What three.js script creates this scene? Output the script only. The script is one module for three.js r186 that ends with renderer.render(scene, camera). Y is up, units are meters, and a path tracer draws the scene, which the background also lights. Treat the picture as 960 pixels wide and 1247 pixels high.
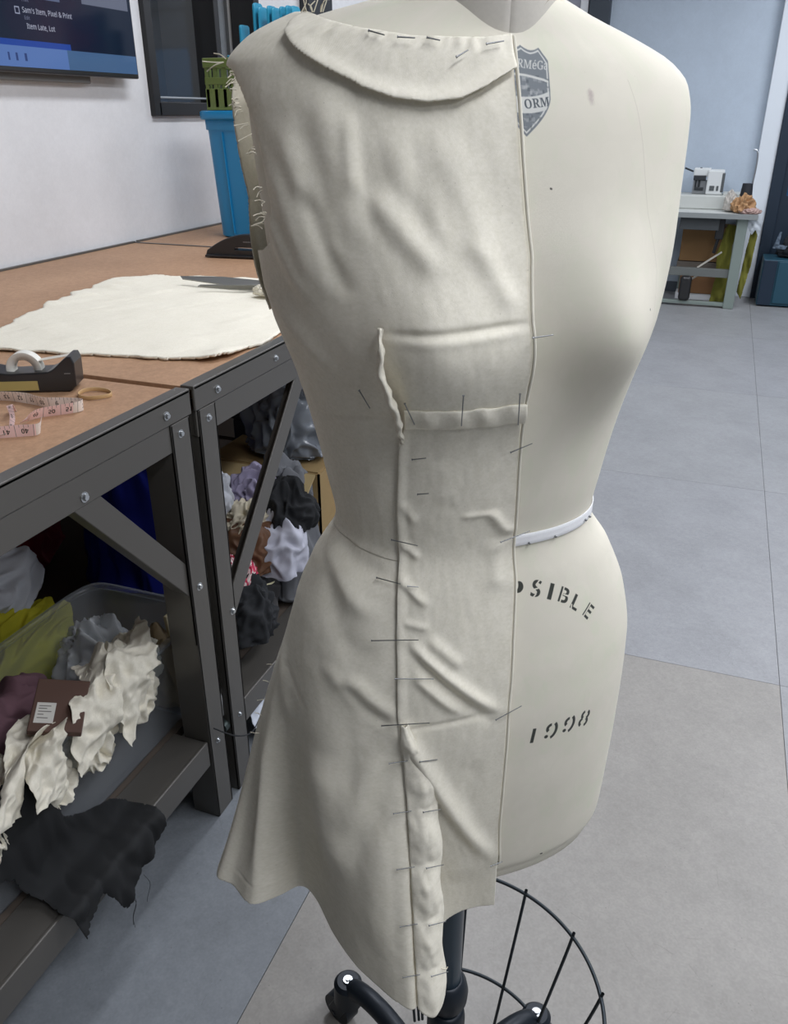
import * as THREE from 'three';
import { RectAreaLightUniformsLib } from 'three/addons/lights/RectAreaLightUniformsLib.js';
import { RoundedBoxGeometry } from 'three/addons/geometries/RoundedBoxGeometry.js';
import { mergeGeometries, mergeVertices, toCreasedNormals } from 'three/addons/utils/BufferGeometryUtils.js';
import { createNoise3D } from 'simplex-noise';

// ---------------------------------------------------------------- camera, light, exposure
const scene = new THREE.Scene();
scene.background = new THREE.Color(0x0b0c0e);
const camera = new THREE.PerspectiveCamera(63.887, 960 / 1247, 0.05, 40);
const EYE = 1.35, PITCH = Math.atan(0.485), YAW = 20.476 * Math.PI / 180;
camera.position.set(0, EYE, 0);
camera.lookAt(-Math.sin(YAW) * Math.cos(PITCH), EYE - Math.sin(PITCH), -Math.cos(YAW) * Math.cos(PITCH));
scene.add(camera);
const renderer = new THREE.WebGLRenderer();
renderer.toneMapping = THREE.LinearToneMapping;
renderer.toneMappingExposure = 1.0;
renderer.shadowMap.enabled = true;
RectAreaLightUniformsLib.init();
const LAMP = { color: 0xf4f7ff, power: 24 };
const LAMPS = [];
LAMPS.push([-.75, -2.5], [1.0, -1.5], [-.75, -5.0], [1.0, -4.0], [1.0, -6.3], [2.6, -2.8], [2.6, -5.2], [.85, -.1], [2.3, .7]);
const CEIL = 2.85;

// ---------------------------------------------------------------- helpers
let seedv = 12345;
const rnd = () => { seedv = (seedv * 1664525 + 1013904223) >>> 0; return seedv / 4294967296; };
const noise3 = createNoise3D(rnd);
const lerp = (a, b, t) => a + (b - a) * t, clamp = (x, a = 0, b = 1) => Math.min(b, Math.max(a, x));
const smooth = (a, b, x) => { const t = clamp((x - a) / (b - a)); return t * t * (3 - 2 * t); };
const V = (x, y, z) => new THREE.Vector3(x, y, z);
const taken = {};
const numbered = n => { if (!(n in taken)) { taken[n] = 0; return n; } taken[n]++; return n + '_' + String(taken[n]).padStart(3, '0'); };
function mesh(name, geo, mat, parent) {
  const m = new THREE.Mesh(geo, mat); m.castShadow = m.receiveShadow = true;
  m.name = parent ? name : numbered(name); (parent || scene).add(m); return m;
}
function tag(o, label, category, group) { o.userData.label = label; o.userData.category = category; if (group) o.userData.group = group; return o; }
function thing(name, label, category, pos = [0, 0, 0], turn = 0, group) {
  const g = new THREE.Group(); g.name = numbered(name); scene.add(g); g.position.set(...pos); g.rotation.y = turn;
  return tag(g, label, category, group);
}
function struct(name, geo, mat, parent) { const m = mesh(name, geo, mat, parent); if (!parent) m.userData.kind = 'structure'; return m; }
function structGroup(name) { const g = new THREE.Group(); g.name = numbered(name); g.userData.kind = 'structure'; scene.add(g); return g; }
// box by min/max with a small round
function bx(x0, y0, z0, x1, y1, z1, r = 0) {
  const w = Math.abs(x1 - x0), h = Math.abs(y1 - y0), d = Math.abs(z1 - z0);
  const g = r > 0 ? new RoundedBoxGeometry(w, h, d, 2, Math.min(r, w / 2.01, h / 2.01, d / 2.01)) : new THREE.BoxGeometry(w, h, d);
  // uv in metres
  g.translate((x0 + x1) / 2, (y0 + y1) / 2, (z0 + z1) / 2);
  const p = g.attributes.position, n = g.attributes.normal, uv = g.attributes.uv;
  for (let i = 0; i < p.count; i++) {
    const ax = Math.abs(n.getX(i)), ay = Math.abs(n.getY(i)), az = Math.abs(n.getZ(i));
    if (ay >= ax && ay >= az) uv.setXY(i, p.getX(i), p.getZ(i)); else if (ax >= az) uv.setXY(i, p.getZ(i), p.getY(i)); else uv.setXY(i, p.getX(i), p.getY(i));
  }
  return g;
}
function beam(a, b, w, h, r = 0.002, roll = 0) { // box beam from a to b
  const d = b.clone().sub(a), L = d.length();
  const g = r ? new RoundedBoxGeometry(w, h, L, 2, Math.min(r, w / 2.1, h / 2.1)) : new THREE.BoxGeometry(w, h, L);
  const m = new THREE.Matrix4().lookAt(b, a, Math.abs(d.y) > 0.99 * L ? V(1, 0, 0) : V(0, 1, 0));
  if (roll) g.rotateZ(roll);
  g.applyMatrix4(m); g.translate((a.x + b.x) / 2, (a.y + b.y) / 2, (a.z + b.z) / 2); return g;
}
function tube(pts, r, seg = 40, rad = 8, closed = false) {
  return new THREE.TubeGeometry(new THREE.CatmullRomCurve3(pts, closed, 'centripetal'), seg, r, rad, closed);
}
function cyl(a, b, r0, r1 = r0, n = 20) {
  const d = b.clone().sub(a), L = d.length(), g = new THREE.CylinderGeometry(r1, r0, L, n);
  g.applyQuaternion(new THREE.Quaternion().setFromUnitVectors(V(0, 1, 0), d.normalize()));
  g.translate((a.x + b.x) / 2, (a.y + b.y) / 2, (a.z + b.z) / 2); return g;
}
function lathe(prof, n = 32) { return new THREE.LatheGeometry(prof.map(p => new THREE.Vector2(p[0], p[1])), n); }
function merge(list) { return mergeGeometries(list.map(g => { const q = g.index ? g.toNonIndexed() : g; for (const k of Object.keys(q.attributes)) if (!['position', 'normal', 'uv'].includes(k)) q.deleteAttribute(k); return q; })); }
// closed shell of thickness th from an open indexed sheet
function shell(pos, uv, idx, th) {
  const n = pos.length / 3, nor = new Float32Array(pos.length);
  const g0 = new THREE.BufferGeometry(); g0.setAttribute('position', new THREE.Float32BufferAttribute(pos, 3)); g0.setIndex(idx); g0.computeVertexNormals();
  nor.set(g0.attributes.normal.array);
  const P = new Float32Array(pos.length * 2), U = new Float32Array(uv.length * 2);
  for (let i = 0; i < pos.length; i++) { P[i] = pos[i]; P[pos.length + i] = pos[i] - nor[i] * th; }
  U.set(uv); U.set(uv, uv.length);
  const I = idx.slice(), E = new Map();
  for (let i = 0; i < idx.length; i += 3) {
    I.push(idx[i] + n, idx[i + 2] + n, idx[i + 1] + n);
    for (let k = 0; k < 3; k++) { const a = idx[i + k], b = idx[i + (k + 1) % 3], key = a < b ? a * 4194304 + b : b * 4194304 + a; E.has(key) ? E.set(key, null) : E.set(key, [a, b]); }
  }
  for (const e of E.values()) if (e) I.push(e[1], e[0], e[0] + n, e[1], e[0] + n, e[1] + n);
  const g = new THREE.BufferGeometry();
  g.setAttribute('position', new THREE.Float32BufferAttribute(P, 3)); g.setAttribute('uv', new THREE.Float32BufferAttribute(U, 2)); g.setIndex(I); g.computeVertexNormals(); return g;
}
function gridShell(nu, nv, fn, th) { // fn(u,v) -> [x,y,z,uu,vv]
  const pos = [], uv = [], idx = [];
  for (let j = 0; j <= nv; j++) for (let i = 0; i <= nu; i++) { const q = fn(i / nu, j / nv); pos.push(q[0], q[1], q[2]); uv.push(q[3] ?? q[0], q[4] ?? q[1]); }
  for (let j = 0; j < nv; j++) for (let i = 0; i < nu; i++) { const a = j * (nu + 1) + i, b = a + 1, c = a + nu + 1, d = c + 1; idx.push(a, b, d, a, d, c); }
  return shell(pos, uv, idx, th);
}
// sheet with a polygonal outline: map(u,v) -> Vector3
function polySheet(poly, res, map, th) {
  let x0 = 1e9, x1 = -1e9, y0 = 1e9, y1 = -1e9; for (const [x, y] of poly) { x0 = Math.min(x0, x); x1 = Math.max(x1, x); y0 = Math.min(y0, y); y1 = Math.max(y1, y); }
  const nx = Math.ceil((x1 - x0) / res), ny = Math.ceil((y1 - y0) / res);
  const inside = (x, y) => { let c = false; for (let i = 0, j = poly.length - 1; i < poly.length; j = i++) { const [xi, yi] = poly[i], [xj, yj] = poly[j]; if ((yi > y) !== (yj > y) && x < (xj - xi) * (y - yi) / (yj - yi) + xi) c = !c; } return c; };
  const near = (x, y) => { let b = 1e9, r = [x, y]; for (let i = 0, j = poly.length - 1; i < poly.length; j = i++) { const [ax, ay] = poly[j], [bx_, by] = poly[i], dx = bx_ - ax, dy = by - ay, t = clamp(((x - ax) * dx + (y - ay) * dy) / (dx * dx + dy * dy + 1e-12)), px = ax + dx * t, py = ay + dy * t, d = (px - x) ** 2 + (py - y) ** 2; if (d < b) { b = d; r = [px, py]; } } return r; };
  const use = new Int32Array((nx + 1) * (ny + 1)), cells = [];
  for (let j = 0; j < ny; j++) for (let i = 0; i < nx; i++) if (inside(x0 + (i + .5) * res, y0 + (j + .5) * res)) { cells.push([i, j]); for (const [a, b] of [[0, 0], [1, 0], [0, 1], [1, 1]]) use[(j + b) * (nx + 1) + i + a]++; }
  const id = new Map(), pos = [], uv = [], idx = [];
  const vert = (i, j) => { const k = j * (nx + 1) + i; if (id.has(k)) return id.get(k); let x = x0 + i * res, y = y0 + j * res; if (use[k] < 3) [x, y] = near(x, y); const p = map(x, y); pos.push(p.x, p.y, p.z); uv.push(x, y); id.set(k, id.size); return id.size - 1; };
  for (const [i, j] of cells) { const a = vert(i, j), b = vert(i + 1, j), c = vert(i, j + 1), d = vert(i + 1, j + 1); idx.push(a, c, b, b, c, d); }
  return shell(pos, uv, idx, th);
}
// ribbon along points; each point [x,y,z] with across-vector [ax,ay,az]
function ribbon(pts, across, w, th, seg = 80, rough = 0, nw = 4, sd = 0, fold = 0) {
  const c = new THREE.CatmullRomCurve3(pts.map(p => V(...p)), false, 'centripetal'), a = new THREE.CatmullRomCurve3(across.map(p => V(...p).normalize()), false, 'catmullrom');
  const L = c.getLength();
  return gridShell(nw, seg, (u, v) => {
    const p = c.getPointAt(v), d = a.getPoint(v).normalize(), o = (u - .5) * w; p.addScaledVector(d, o);
    if (fold) { const f1 = .45 - Math.abs(noise3(p.x * 15 + sd, p.y * 15, p.z * 15)), f2 = .45 - Math.abs(noise3(p.x * 34, p.y * 34 + sd, p.z * 34)), f = fold * (f1 + .4 * f2); p.x += f * .8; p.y += f * (1 - .6 * smooth(.5, .8, v)); }
    if (rough) { p.x += rough * noise3(p.x * 22 + sd, p.y * 22, p.z * 22); p.y += rough * noise3(p.x * 22, p.y * 22 + 7 + sd, p.z * 22); p.z += rough * noise3(p.x * 22, p.y * 22, p.z * 22 + 13 + sd); }
    return [p.x, p.y, p.z, v * L, u * w];
  }, th);
}
// crumpled heap of cloth: flat-bottomed lump with sharp random folds
function crumple(rx, ry, rz, seed, amp = 0.28, freq = 1.6, detail = 26) {
  const g = mergeVertices(new THREE.IcosahedronGeometry(1, detail).deleteAttribute('normal').deleteAttribute('uv')); const p = g.attributes.position, uv = [];
  for (let i = 0; i < p.count; i++) {
    let x = p.getX(i), y = p.getY(i), z = p.getZ(i);
    const w = noise3(x * .8 + seed, y * .8, z * .8) * .7, sr = n => 1 - Math.sqrt(n * n + .015), ca = Math.cos(seed * 5), sa = Math.sin(seed * 5), u = ca * x + sa * z, v = ca * z - sa * x;
    const r1 = sr(noise3(u * freq * .55 + seed * 3 + w, y * freq * .8, v * freq * 1.1 + w)), r2 = sr(noise3(u * freq * 1.1 + w, y * freq * 1.6 + seed, v * freq * 2.1 + w));
    const s = 1 - amp + amp * (1.05 * Math.pow(Math.max(0, r1), 1.5) + r2 * .32) + .12 * noise3(x * .9, y * .9 + seed, z * .9);
    x *= s; z *= s; y = y * s; if (y < -.25) y = -.25 + (y + .25) * .15;
    p.setXYZ(i, x * rx, (y + .33) * ry, z * rz); uv.push(x * rx + y * ry, z * rz + y * ry);
  }
  g.setAttribute('uv', new THREE.Float32BufferAttribute(uv, 2)); g.computeVertexNormals(); g.computeBoundingBox(); g.translate(0, -g.boundingBox.min.y, 0); return g;
}

// ---------------------------------------------------------------- textures and materials
function dataTex(n, m, fn, srgb = true) { // fn(i,j)->[r,g,b] 0..255
  const d = new Uint8Array(n * m * 4);
  for (let j = 0; j < m; j++) for (let i = 0; i < n; i++) { const c = fn(i, j), k = (j * n + i) * 4; d[k] = c[0]; d[k + 1] = c[1]; d[k + 2] = c[2]; d[k + 3] = 255; }
  const t = new THREE.DataTexture(d, n, m); t.wrapS = t.wrapT = THREE.RepeatWrapping; t.magFilter = THREE.LinearFilter; t.minFilter = THREE.LinearMipmapLinearFilter; t.generateMipmaps = true;
  if (srgb) t.colorSpace = THREE.SRGBColorSpace; t.needsUpdate = true; return t;
}
function rep(t, r, s = r) { const c = t.clone(); c.repeat.set(r, s); c.needsUpdate = true; return c; }
// tileable noise through a torus is costly; use wrapped value noise instead
function tileNoise(n, cells, sd) {
  const g = new Float32Array(cells * cells); let s = sd * 7919 + 17; for (let i = 0; i < g.length; i++) { s = (s * 1664525 + 1013904223) >>> 0; g[i] = s / 4294967296; }
  return (x, y) => { const u = (x / n * cells) % cells, v = (y / n * cells) % cells, i = Math.floor(u), j = Math.floor(v), fx = u - i, fy = v - j, a = fx * fx * (3 - 2 * fx), b = fy * fy * (3 - 2 * fy), q = (p, r) => g[((r + cells) % cells) * cells + (p + cells) % cells]; return lerp(lerp(q(i, j), q(i + 1, j), a), lerp(q(i, j + 1), q(i + 1, j + 1), a), b); };
}
const TN = (n, list) => { const f = list.map(([c, w], k) => [tileNoise(n, c, k + c), w]); return (x, y) => f.reduce((s, [q, w]) => s + w * (q(x, y) - .5), 0); };
const weaveN = TN(256, [[8, .06], [40, .2], [128, .8]]);
const weaveTex = dataTex(256, 256, (i, j) => { const v = 150 + 38 * Math.sin(i * Math.PI / 2) * (j % 4 < 2 ? 1 : -1) + 46 * weaveN(i, j); return [v, v, v]; }, false);
const muslinN = TN(512, [[6, .25], [30, .25], [128, .7], [256, .7]]);
const muslinTex = dataTex(512, 512, (i, j) => { const v = muslinN(i, j) * 11; const fleck = ((i * 7349 + j * 9151 + i * j * 31) % 9973) < 3 ? -38 : 0; return [236 + v + fleck, 230 + v + fleck, 212 + v * 1.2 + fleck]; });
const greyTexN = TN(512, [[5, 1], [18, .6], [64, .5], [200, .6]]);
const cloudTex = dataTex(512, 512, (i, j) => { const v = 242 + greyTexN(i, j) * 7; return [v, v, v]; });
const floorN = TN(1024, [[7, .5], [23, .35], [90, .4], [300, .6]]);
const floorTex = dataTex(1024, 1024, (i, j) => { let v = 226 + floorN(i, j) * 24; const h = ((i >> 1) * 5171 + (j >> 1) * 8123 + (i >> 1) * (j >> 1) * 13) % 7919; if (h < 4) v -= 34; else if (h < 6) v += 14; return [v, v - 1, v - 3]; });
{ // scuffs
  const d = floorTex.image.data; for (let k = 0; k < 90; k++) { let x = rnd() * 1024, y = rnd() * 1024, a = rnd() * 6.28, L = 8 + rnd() * 40, dk = 8 + rnd() * 18; for (let s = 0; s < L; s++) { x += Math.cos(a); y += Math.sin(a); a += (rnd() - .5) * .2; const i = ((y | 0) + 2048) % 1024 * 1024 + ((x | 0) + 2048) % 1024; for (let c = 0; c < 3; c++) d[i * 4 + c] = Math.max(0, d[i * 4 + c] - dk); } }
}
const floorRough = dataTex(512, 512, (i, j) => { const v = 150 + greyTexN(i, j) * 22; return [v, v, v]; }, false);
const woodN = TN(512, [[4, 1], [60, .7], [200, .9]]);
const woodTex = dataTex(512, 512, (i, j) => { const v = woodN(i, j) * 16 + 10 * weaveN(i % 256, (j * 3) % 256); return [172 + v, 135 + v * .9, 104 + v * .8]; });
const std = (o) => new THREE.MeshStandardMaterial({ roughness: .8, ...o });
const phys = (o) => new THREE.MeshPhysicalMaterial({ roughness: .8, ...o });
const M = {
  muslin: phys({ color: 0xffffff, map: rep(muslinTex, 4), bumpMap: rep(weaveTex, 22), bumpScale: .0003, roughness: .74, sheen: .25, sheenRoughness: .6, sheenColor: new THREE.Color(.9, .88, .8), side: THREE.DoubleSide }),
  thread: std({ color: 0xe4dcc6, roughness: .9 }),
  steel: std({ color: 0xb9bcc0, roughness: .32, metalness: 1 }),
  pin: std({ color: 0x8d8f90, roughness: .35, metalness: 1 }),
  iron: std({ color: 0x1c232b, roughness: .42, metalness: .3 }),
  wire: std({ color: 0x3a4044, roughness: .42, metalness: .7 }),
  frame: phys({ color: 0x5c5954, roughness: .38, metalness: .25, clearcoat: .15, clearcoatRoughness: .4, bumpMap: rep(cloudTex, 6), bumpScale: .0004 }),
  boltM: std({ color: 0xc9ccce, roughness: .3, metalness: 1 }),
  wood: std({ map: rep(woodTex, 1.6), roughness: .55 }),
  wall: std({ color: 0xe6e7e8, map: cloudTex, roughness: .9 }),
  wallBlue: std({ color: 0xc3d0dd, map: cloudTex, roughness: .85 }),
  wallGrey: std({ color: 0x85888c, map: cloudTex, roughness: .9 }),
  white: std({ color: 0xe9ebec, roughness: .6 }),
  ceiling: std({ color: 0xa9adb2, roughness: .95 }),
  black: std({ color: 0x1b1c1e, roughness: .5 }),
  darkframe: std({ color: 0x2a2d31, roughness: .5 }),
  navy: std({ color: 0x152738, roughness: .5 }),
  plasticBlack: phys({ color: 0x1d1d1f, roughness: .38, clearcoat: .3, clearcoatRoughness: .3 }),
};

// ---------------------------------------------------------------- the room
const XL = -2.0, XR = 3.4, ZB = -7.45, ZF = 2.4;
{
  const f = structGroup('floor');
  struct('floor_base', bx(XL - .15, -.12, ZB - .15, XR + .15, -.004, ZF + .15), std({ color: 0x77787a, roughness: .9 }), f);
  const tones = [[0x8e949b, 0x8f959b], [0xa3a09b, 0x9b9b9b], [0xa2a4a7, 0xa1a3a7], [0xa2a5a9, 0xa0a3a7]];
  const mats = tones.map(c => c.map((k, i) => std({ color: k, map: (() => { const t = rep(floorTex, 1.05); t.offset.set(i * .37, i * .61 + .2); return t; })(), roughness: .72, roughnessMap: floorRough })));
  const xs = [XL - .02, -1.42, -.54, .34, 1.22, 2.1, 2.98, XR + .02], zs = [ZF + .02, .6, -.7 - .6, -1.985 - .7, -4.0, -5.3, -6.6, ZB - .02].map((z, i) => z);
  zs[2] = -.32; zs[3] = -1.985; zs[4] = -3.3; zs[5] = -4.62; zs[6] = -5.94;
  for (let i = 0; i < xs.length - 1; i++) for (let j = 0; j < zs.length - 1; j++) {
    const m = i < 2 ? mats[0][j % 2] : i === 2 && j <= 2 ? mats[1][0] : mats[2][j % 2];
    struct('floor_slab', bx(xs[i] + .0007, -.01, zs[j + 1] + .0007, xs[i + 1] - .0007, 0, zs[j] - .0007), m, f);
  }
  struct('ceiling', bx(XL - .15, CEIL, ZB - .15, XR + .15, CEIL + .1, ZF + .15), M.ceiling);
  // left wall with the opening of the interior window
  const wz0 = -3.62, wz1 = -2.845, wy0 = 1.372, wy1 = 2.25;
  struct('wall_left', merge([bx(XL - .12, 0, wz1, XL, CEIL, ZF), bx(XL - .12, 0, wz0, XL, wy0, wz1), bx(XL - .12, wy1, wz0, XL, CEIL, wz1), bx(XL - .12, 0, ZB, XL, CEIL, wz0)]), M.wall);
  struct('wall_back', bx(XL - .12, 0, ZB - .12, XR + .12, CEIL, ZB), M.wallBlue);
  struct('wall_right', bx(XR, 0, ZB, XR + .12, CEIL, ZF), M.wallGrey);
  struct('wall_front', bx(XL - .12, 0, ZF, XR + .12, CEIL, ZF + .12), M.wallGrey);
  // window_1: black frame with dark glass, another room behind
  const w = structGroup('window_1');
  const fr = .045;
  struct('frame', merge([bx(XL - .1, wy0 - .03, wz1 - fr + .03, XL + .02, wy1 + .03, wz1 + .03, .004), bx(XL - .1, wy0 - .03, wz0 - .03, XL + .02, wy1 + .03, wz0 + fr - .03, .004), bx(XL - .1, wy0 - .03, wz0, XL + .02, wy0 + .018, wz1, .004), bx(XL - .1, wy1 - .02, wz0, XL + .02, wy1 + .03, wz1, .004)]), M.black, w);
  struct('mullion', bx(XL - .09, wy0, -3.33, XL + .01, wy1, -3.295, .003), M.black, w);
  const glass = phys({ color: 0xffffff, transmission: 1, thickness: 0, roughness: .04, ior: 1.5 });
  struct('pane', bx(XL - .06, wy0, -3.3, XL - .055, wy1, wz1 - .01), glass, w);
  struct('pane', bx(XL - .06, wy0, wz0 + .01, XL - .055, wy1, -3.325), glass, w);
  struct('sill_rail', bx(XL - .05, wy0 + .03, -3.29, XL - .035, wy0 + .037, wz1 - .03, .002), std({ color: 0x9da2a6, roughness: .4 }), w);
  struct('wall_annex', merge([bx(XL - .95, .9, -4.3, XL - .9, 2.7, -2.2), bx(XL - .9, .9, -4.3, XL - .12, .95, -2.2), bx(XL - .9, 2.65, -4.3, XL - .12, 2.7, -2.2), bx(XL - .9, .9, -2.25, XL - .12, 2.7, -2.2), bx(XL - .9, .9, -4.3, XL - .12, 2.7, -4.25)]), std({ color: 0x8f959c, roughness: .9 }));
  {
    const al = thing('annex_lamp', 'dim lamp panel in the room behind the dark window', 'lamp', [XL - .5, 2.64, -3.2]);
    mesh('diffuser', bx(-.15, -.02, -.3, .15, 0, .3, .004), std({ color: 0xffffff, emissive: 0xe8eeff, emissiveIntensity: .4 }), al);
    const a = new THREE.RectAreaLight(0xfff4e6, 4.5, .3, .6); a.position.set(0, -.025, 0); a.rotation.x = -Math.PI / 2; a.castShadow = true; al.add(a);
  }
  // trims on the left wall behind the shoulder
  struct('trim_1', bx(XL, 0, -4.35, XL + .05, CEIL, -4.08, .004), M.darkframe);
  // back wall: dark door post, grey door, white pilaster, navy door
  const d1 = structGroup('door_1');
  struct('door_leaf', bx(-2.0, .01, ZB, -1.24, 2.2, ZB + .03), std({ color: 0xa5a7b2, roughness: .6 }), d1);
  struct('door_stop', bx(-1.235, 0, ZB, -1.175, CEIL, ZB + .05, .004), M.white, d1);
  struct('door_post', bx(-1.165, 0, ZB, -1.005, CEIL, ZB + .07, .005), std({ color: 0x39424c, roughness: .5 }), d1);
  struct('trim_2', bx(.215, 0, ZB, .345, CEIL, ZB + .06, .006), std({ color: 0xdde4ea, roughness: .7 }));
  const d2 = structGroup('door_2');
  struct('door_frame', merge([bx(.345, 0, ZB, .43, 2.3, ZB + .08, .004), bx(1.33, 0, ZB, 1.42, 2.3, ZB + .08, .004), bx(.345, 2.2, ZB, 1.42, 2.3, ZB + .08, .004)]), M.navy, d2);
  struct('door_leaf', merge([bx(.43, .02, ZB, 1.33, .78, ZB + .05), bx(.43, 1.9, ZB, 1.33, 2.2, ZB + .05), bx(1.2, .78, ZB, 1.33, 1.9, ZB + .05), bx(.43, .78, ZB, .47, 1.9, ZB + .05)]), M.navy, d2);
  struct('pane', bx(.47, .78, ZB + .02, 1.2, 1.9, ZB + .03), phys({ color: 0x2f5f86, roughness: .12, metalness: .1 }), d2);
  struct('door_handle', merge([cyl(V(.51, 1.07, ZB + .05), V(.51, 1.07, ZB + .11), .012), cyl(V(.51, 1.07, ZB + .105), V(.61, 1.07, ZB + .105), .011)]), M.steel, d2);
  struct('baseboard_back', bx(-1.0, 0, ZB, .21, .08, ZB + .014, .003), std({ color: 0x59626b, roughness: .6 }));
}
// ceiling lamps
for (const [x, z] of LAMPS) {
  const l = thing('ceiling_lamp', 'long white ceiling lamp panel above the studio', 'lamp', [x, CEIL, z], 0, 'ceiling lamp panels');
  mesh('housing', bx(-.17, -.05, -.62, .17, 0, .62, .006), M.white, l);
  mesh('diffuser', bx(-.15, -.056, -.6, .15, -.05, .6), std({ color: 0xffffff, emissive: LAMP.color, emissiveIntensity: 1.6, roughness: .6 }), l);
  const a = new THREE.RectAreaLight(LAMP.color, LAMP.power, .3, 1.2); a.position.set(0, -.062, 0); a.rotation.x = -Math.PI / 2; a.castShadow = true; l.add(a);
}

// ---------------------------------------------------------------- the dress form: measured sections
const AX = -0.18309, AZ = -0.69485, FX = 0.59816, FZ = 0.80138, SX = 0.80138, SZ = -0.59816;
const KH = [1.432, 1.425, 1.415, 1.40, 1.385, 1.37, 1.35, 1.33, 1.30, 1.25, 1.20, 1.15, 1.10, 1.05, 1.012, .97, .92, .87, .82, .76, .70, .66, .635, .62];
const KA = [.040, .060, .084, .126, .1585, .1735, .1775, .1767, .1745, .1711, .1627, .146, .134, .1245, .119, .143, .164, .1722, .1715, .1693, .1667, .165, .163, .158];
const KB = [.040, .055, .060, .066, .074, .080, .087, .092, .098, .106, .108, .103, .096, .090, .086, .094, .104, .112, .116, .116, .113, .110, .107, .100];
function pick(h, K, A) { // cubic through the knots
  const n = K.length; if (h >= K[0]) return A[0]; if (h <= K[n - 1]) return A[n - 1];
  let i = 0; while (h < K[i + 1]) i++;
  const t = (h - K[i]) / (K[i + 1] - K[i]), sl = k => k <= 0 || k >= n - 1 ? 0 : (() => { const d0 = (A[k] - A[k - 1]) / (K[k] - K[k - 1]), d1 = (A[k + 1] - A[k]) / (K[k + 1] - K[k]); return d0 * d1 <= 0 ? 0 : 2 * d0 * d1 / (d0 + d1); })();
  const H = K[i + 1] - K[i], m0 = sl(i) * H, m1 = sl(i + 1) * H, t2 = t * t, t3 = t2 * t;
  return (2 * t3 - 3 * t2 + 1) * A[i] + (t3 - 2 * t2 + t) * m0 + (-2 * t3 + 3 * t2) * A[i + 1] + (t3 - t2) * m1;
}
const NEX = 2.3, D2R = Math.PI / 180;
const spow = (s, e) => Math.sign(s) * Math.pow(Math.abs(s), e);
const gauss = (x, w) => Math.exp(-(x / w) * (x / w));
// local (side X, front Z) of the form at angle phi (degrees, 0 = centre front, minus = viewer's left) and level h
function formXZ(phi, h, bridge = 0) {
  const a = pick(h, KH, KA), b = pick(h, KH, KB), s = Math.sin(phi * D2R), c = Math.cos(phi * D2R);
  const X = a * spow(s, 2 / NEX); let Z = (c > 0 ? b : b * .95) * spow(c, 2 / NEX);
  if (c > 0) { const w = .035 * gauss(h - 1.195, .055), q = x => { const g = gauss(x - .078, .042); return bridge && x < .078 ? Math.max(g, .62 + .38 * g) : g; }; Z += w * (bridge ? Math.max(q(Math.abs(X)), 0) : q(X) + q(-X)) * Math.sqrt(clamp(c)); }
  return [X + -.0178 * (h - 1), Z];
}
const lift = (X, h) => .014 * smooth(1.30, 1.40, h) * clamp(-X / .15) ;
function world(X, h, Z) { return [AX + X * SX + Z * FX, h + lift(X, h), AZ + X * SZ + Z * FZ]; }
function outward(phi, h) { const a = pick(h, KH, KA), b = pick(h, KH, KB), [X, Z] = formXZ(phi, h); const nx = X / (a * a), nz = Z / (b * b), l = Math.hypot(nx, nz) || 1; return [nx / l, nz / l]; }
function formRadius(X, Z, h) { const a = pick(h, KH, KA), b = pick(h, KH, KB) * (Z > 0 ? 1 : .95), r = Math.hypot(X, Z) || 1e-6, s = Math.abs(X / r), c = Math.abs(Z / r); return 1 / Math.pow(Math.pow(s / a, NEX) + Math.pow(c / b, NEX), 1 / NEX); }

// ---------------------------------------------------------------- the dress surface: s = 0 centre edge, 1 princess seam, 2 side, 3 back
const tab = (T, x) => { if (x <= T[0][0]) return T[0].slice(1); for (let i = 1; i < T.length; i++) if (x <= T[i][0]) { const t = (x - T[i - 1][0]) / (T[i][0] - T[i - 1][0]); return T[i].slice(1).map((v, k) => lerp(T[i - 1][k + 1], v, t)); } return T[T.length - 1].slice(1); };
const tabS = (T, x) => { // smooth version
  let i = 1; while (i < T.length - 1 && x > T[i][0]) i++; const g = k => T[clamp(k, 0, T.length - 1)], p0 = g(i - 2), p1 = g(i - 1), p2 = g(i), p3 = g(i + 1), t = clamp((x - p1[0]) / (p2[0] - p1[0]));
  return p1.slice(1).map((_, k) => { const a = p0[k + 1], b = p1[k + 1], c = p2[k + 1], d = p3[k + 1]; return b + .5 * t * (c - a + t * (2 * a - 5 * b + 4 * c - d + t * (3 * (b - c) + d - a))); });
};
const EDGE = [[.55, -.5], [.66, -.7], [.72, -1.4], [.85, -.7], [.925, .3], [.985, 1.9], [1.03, 1.7], [1.11, .2], [1.16, -1.2], [1.22, -1.7], [1.26, -.8], [1.32, -1.3], [1.4, -1.6]];
const SEAM = [[.55, -31], [.62, -31], [.851, -31.8], [.886, -31.8], [.9177, -32.6], [.9474, -34.5], [.9764, -37.6], [1.003, -42.2], [1.018, -43.2], [1.0358, -42.7], [1.0691, -40.8], [1.1012, -38.6], [1.125, -37.5], [1.17, -38], [1.21, -37.5], [1.3, -38], [1.42, -38]];
const phiOf = (s, h) => { const e = tab(EDGE, h)[0], m = tabS(SEAM, h)[0]; return s <= 1 ? lerp(e, m, s) : s <= 2 ? lerp(m, -95, s - 1) : lerp(-95, -150, s - 2); };
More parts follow.
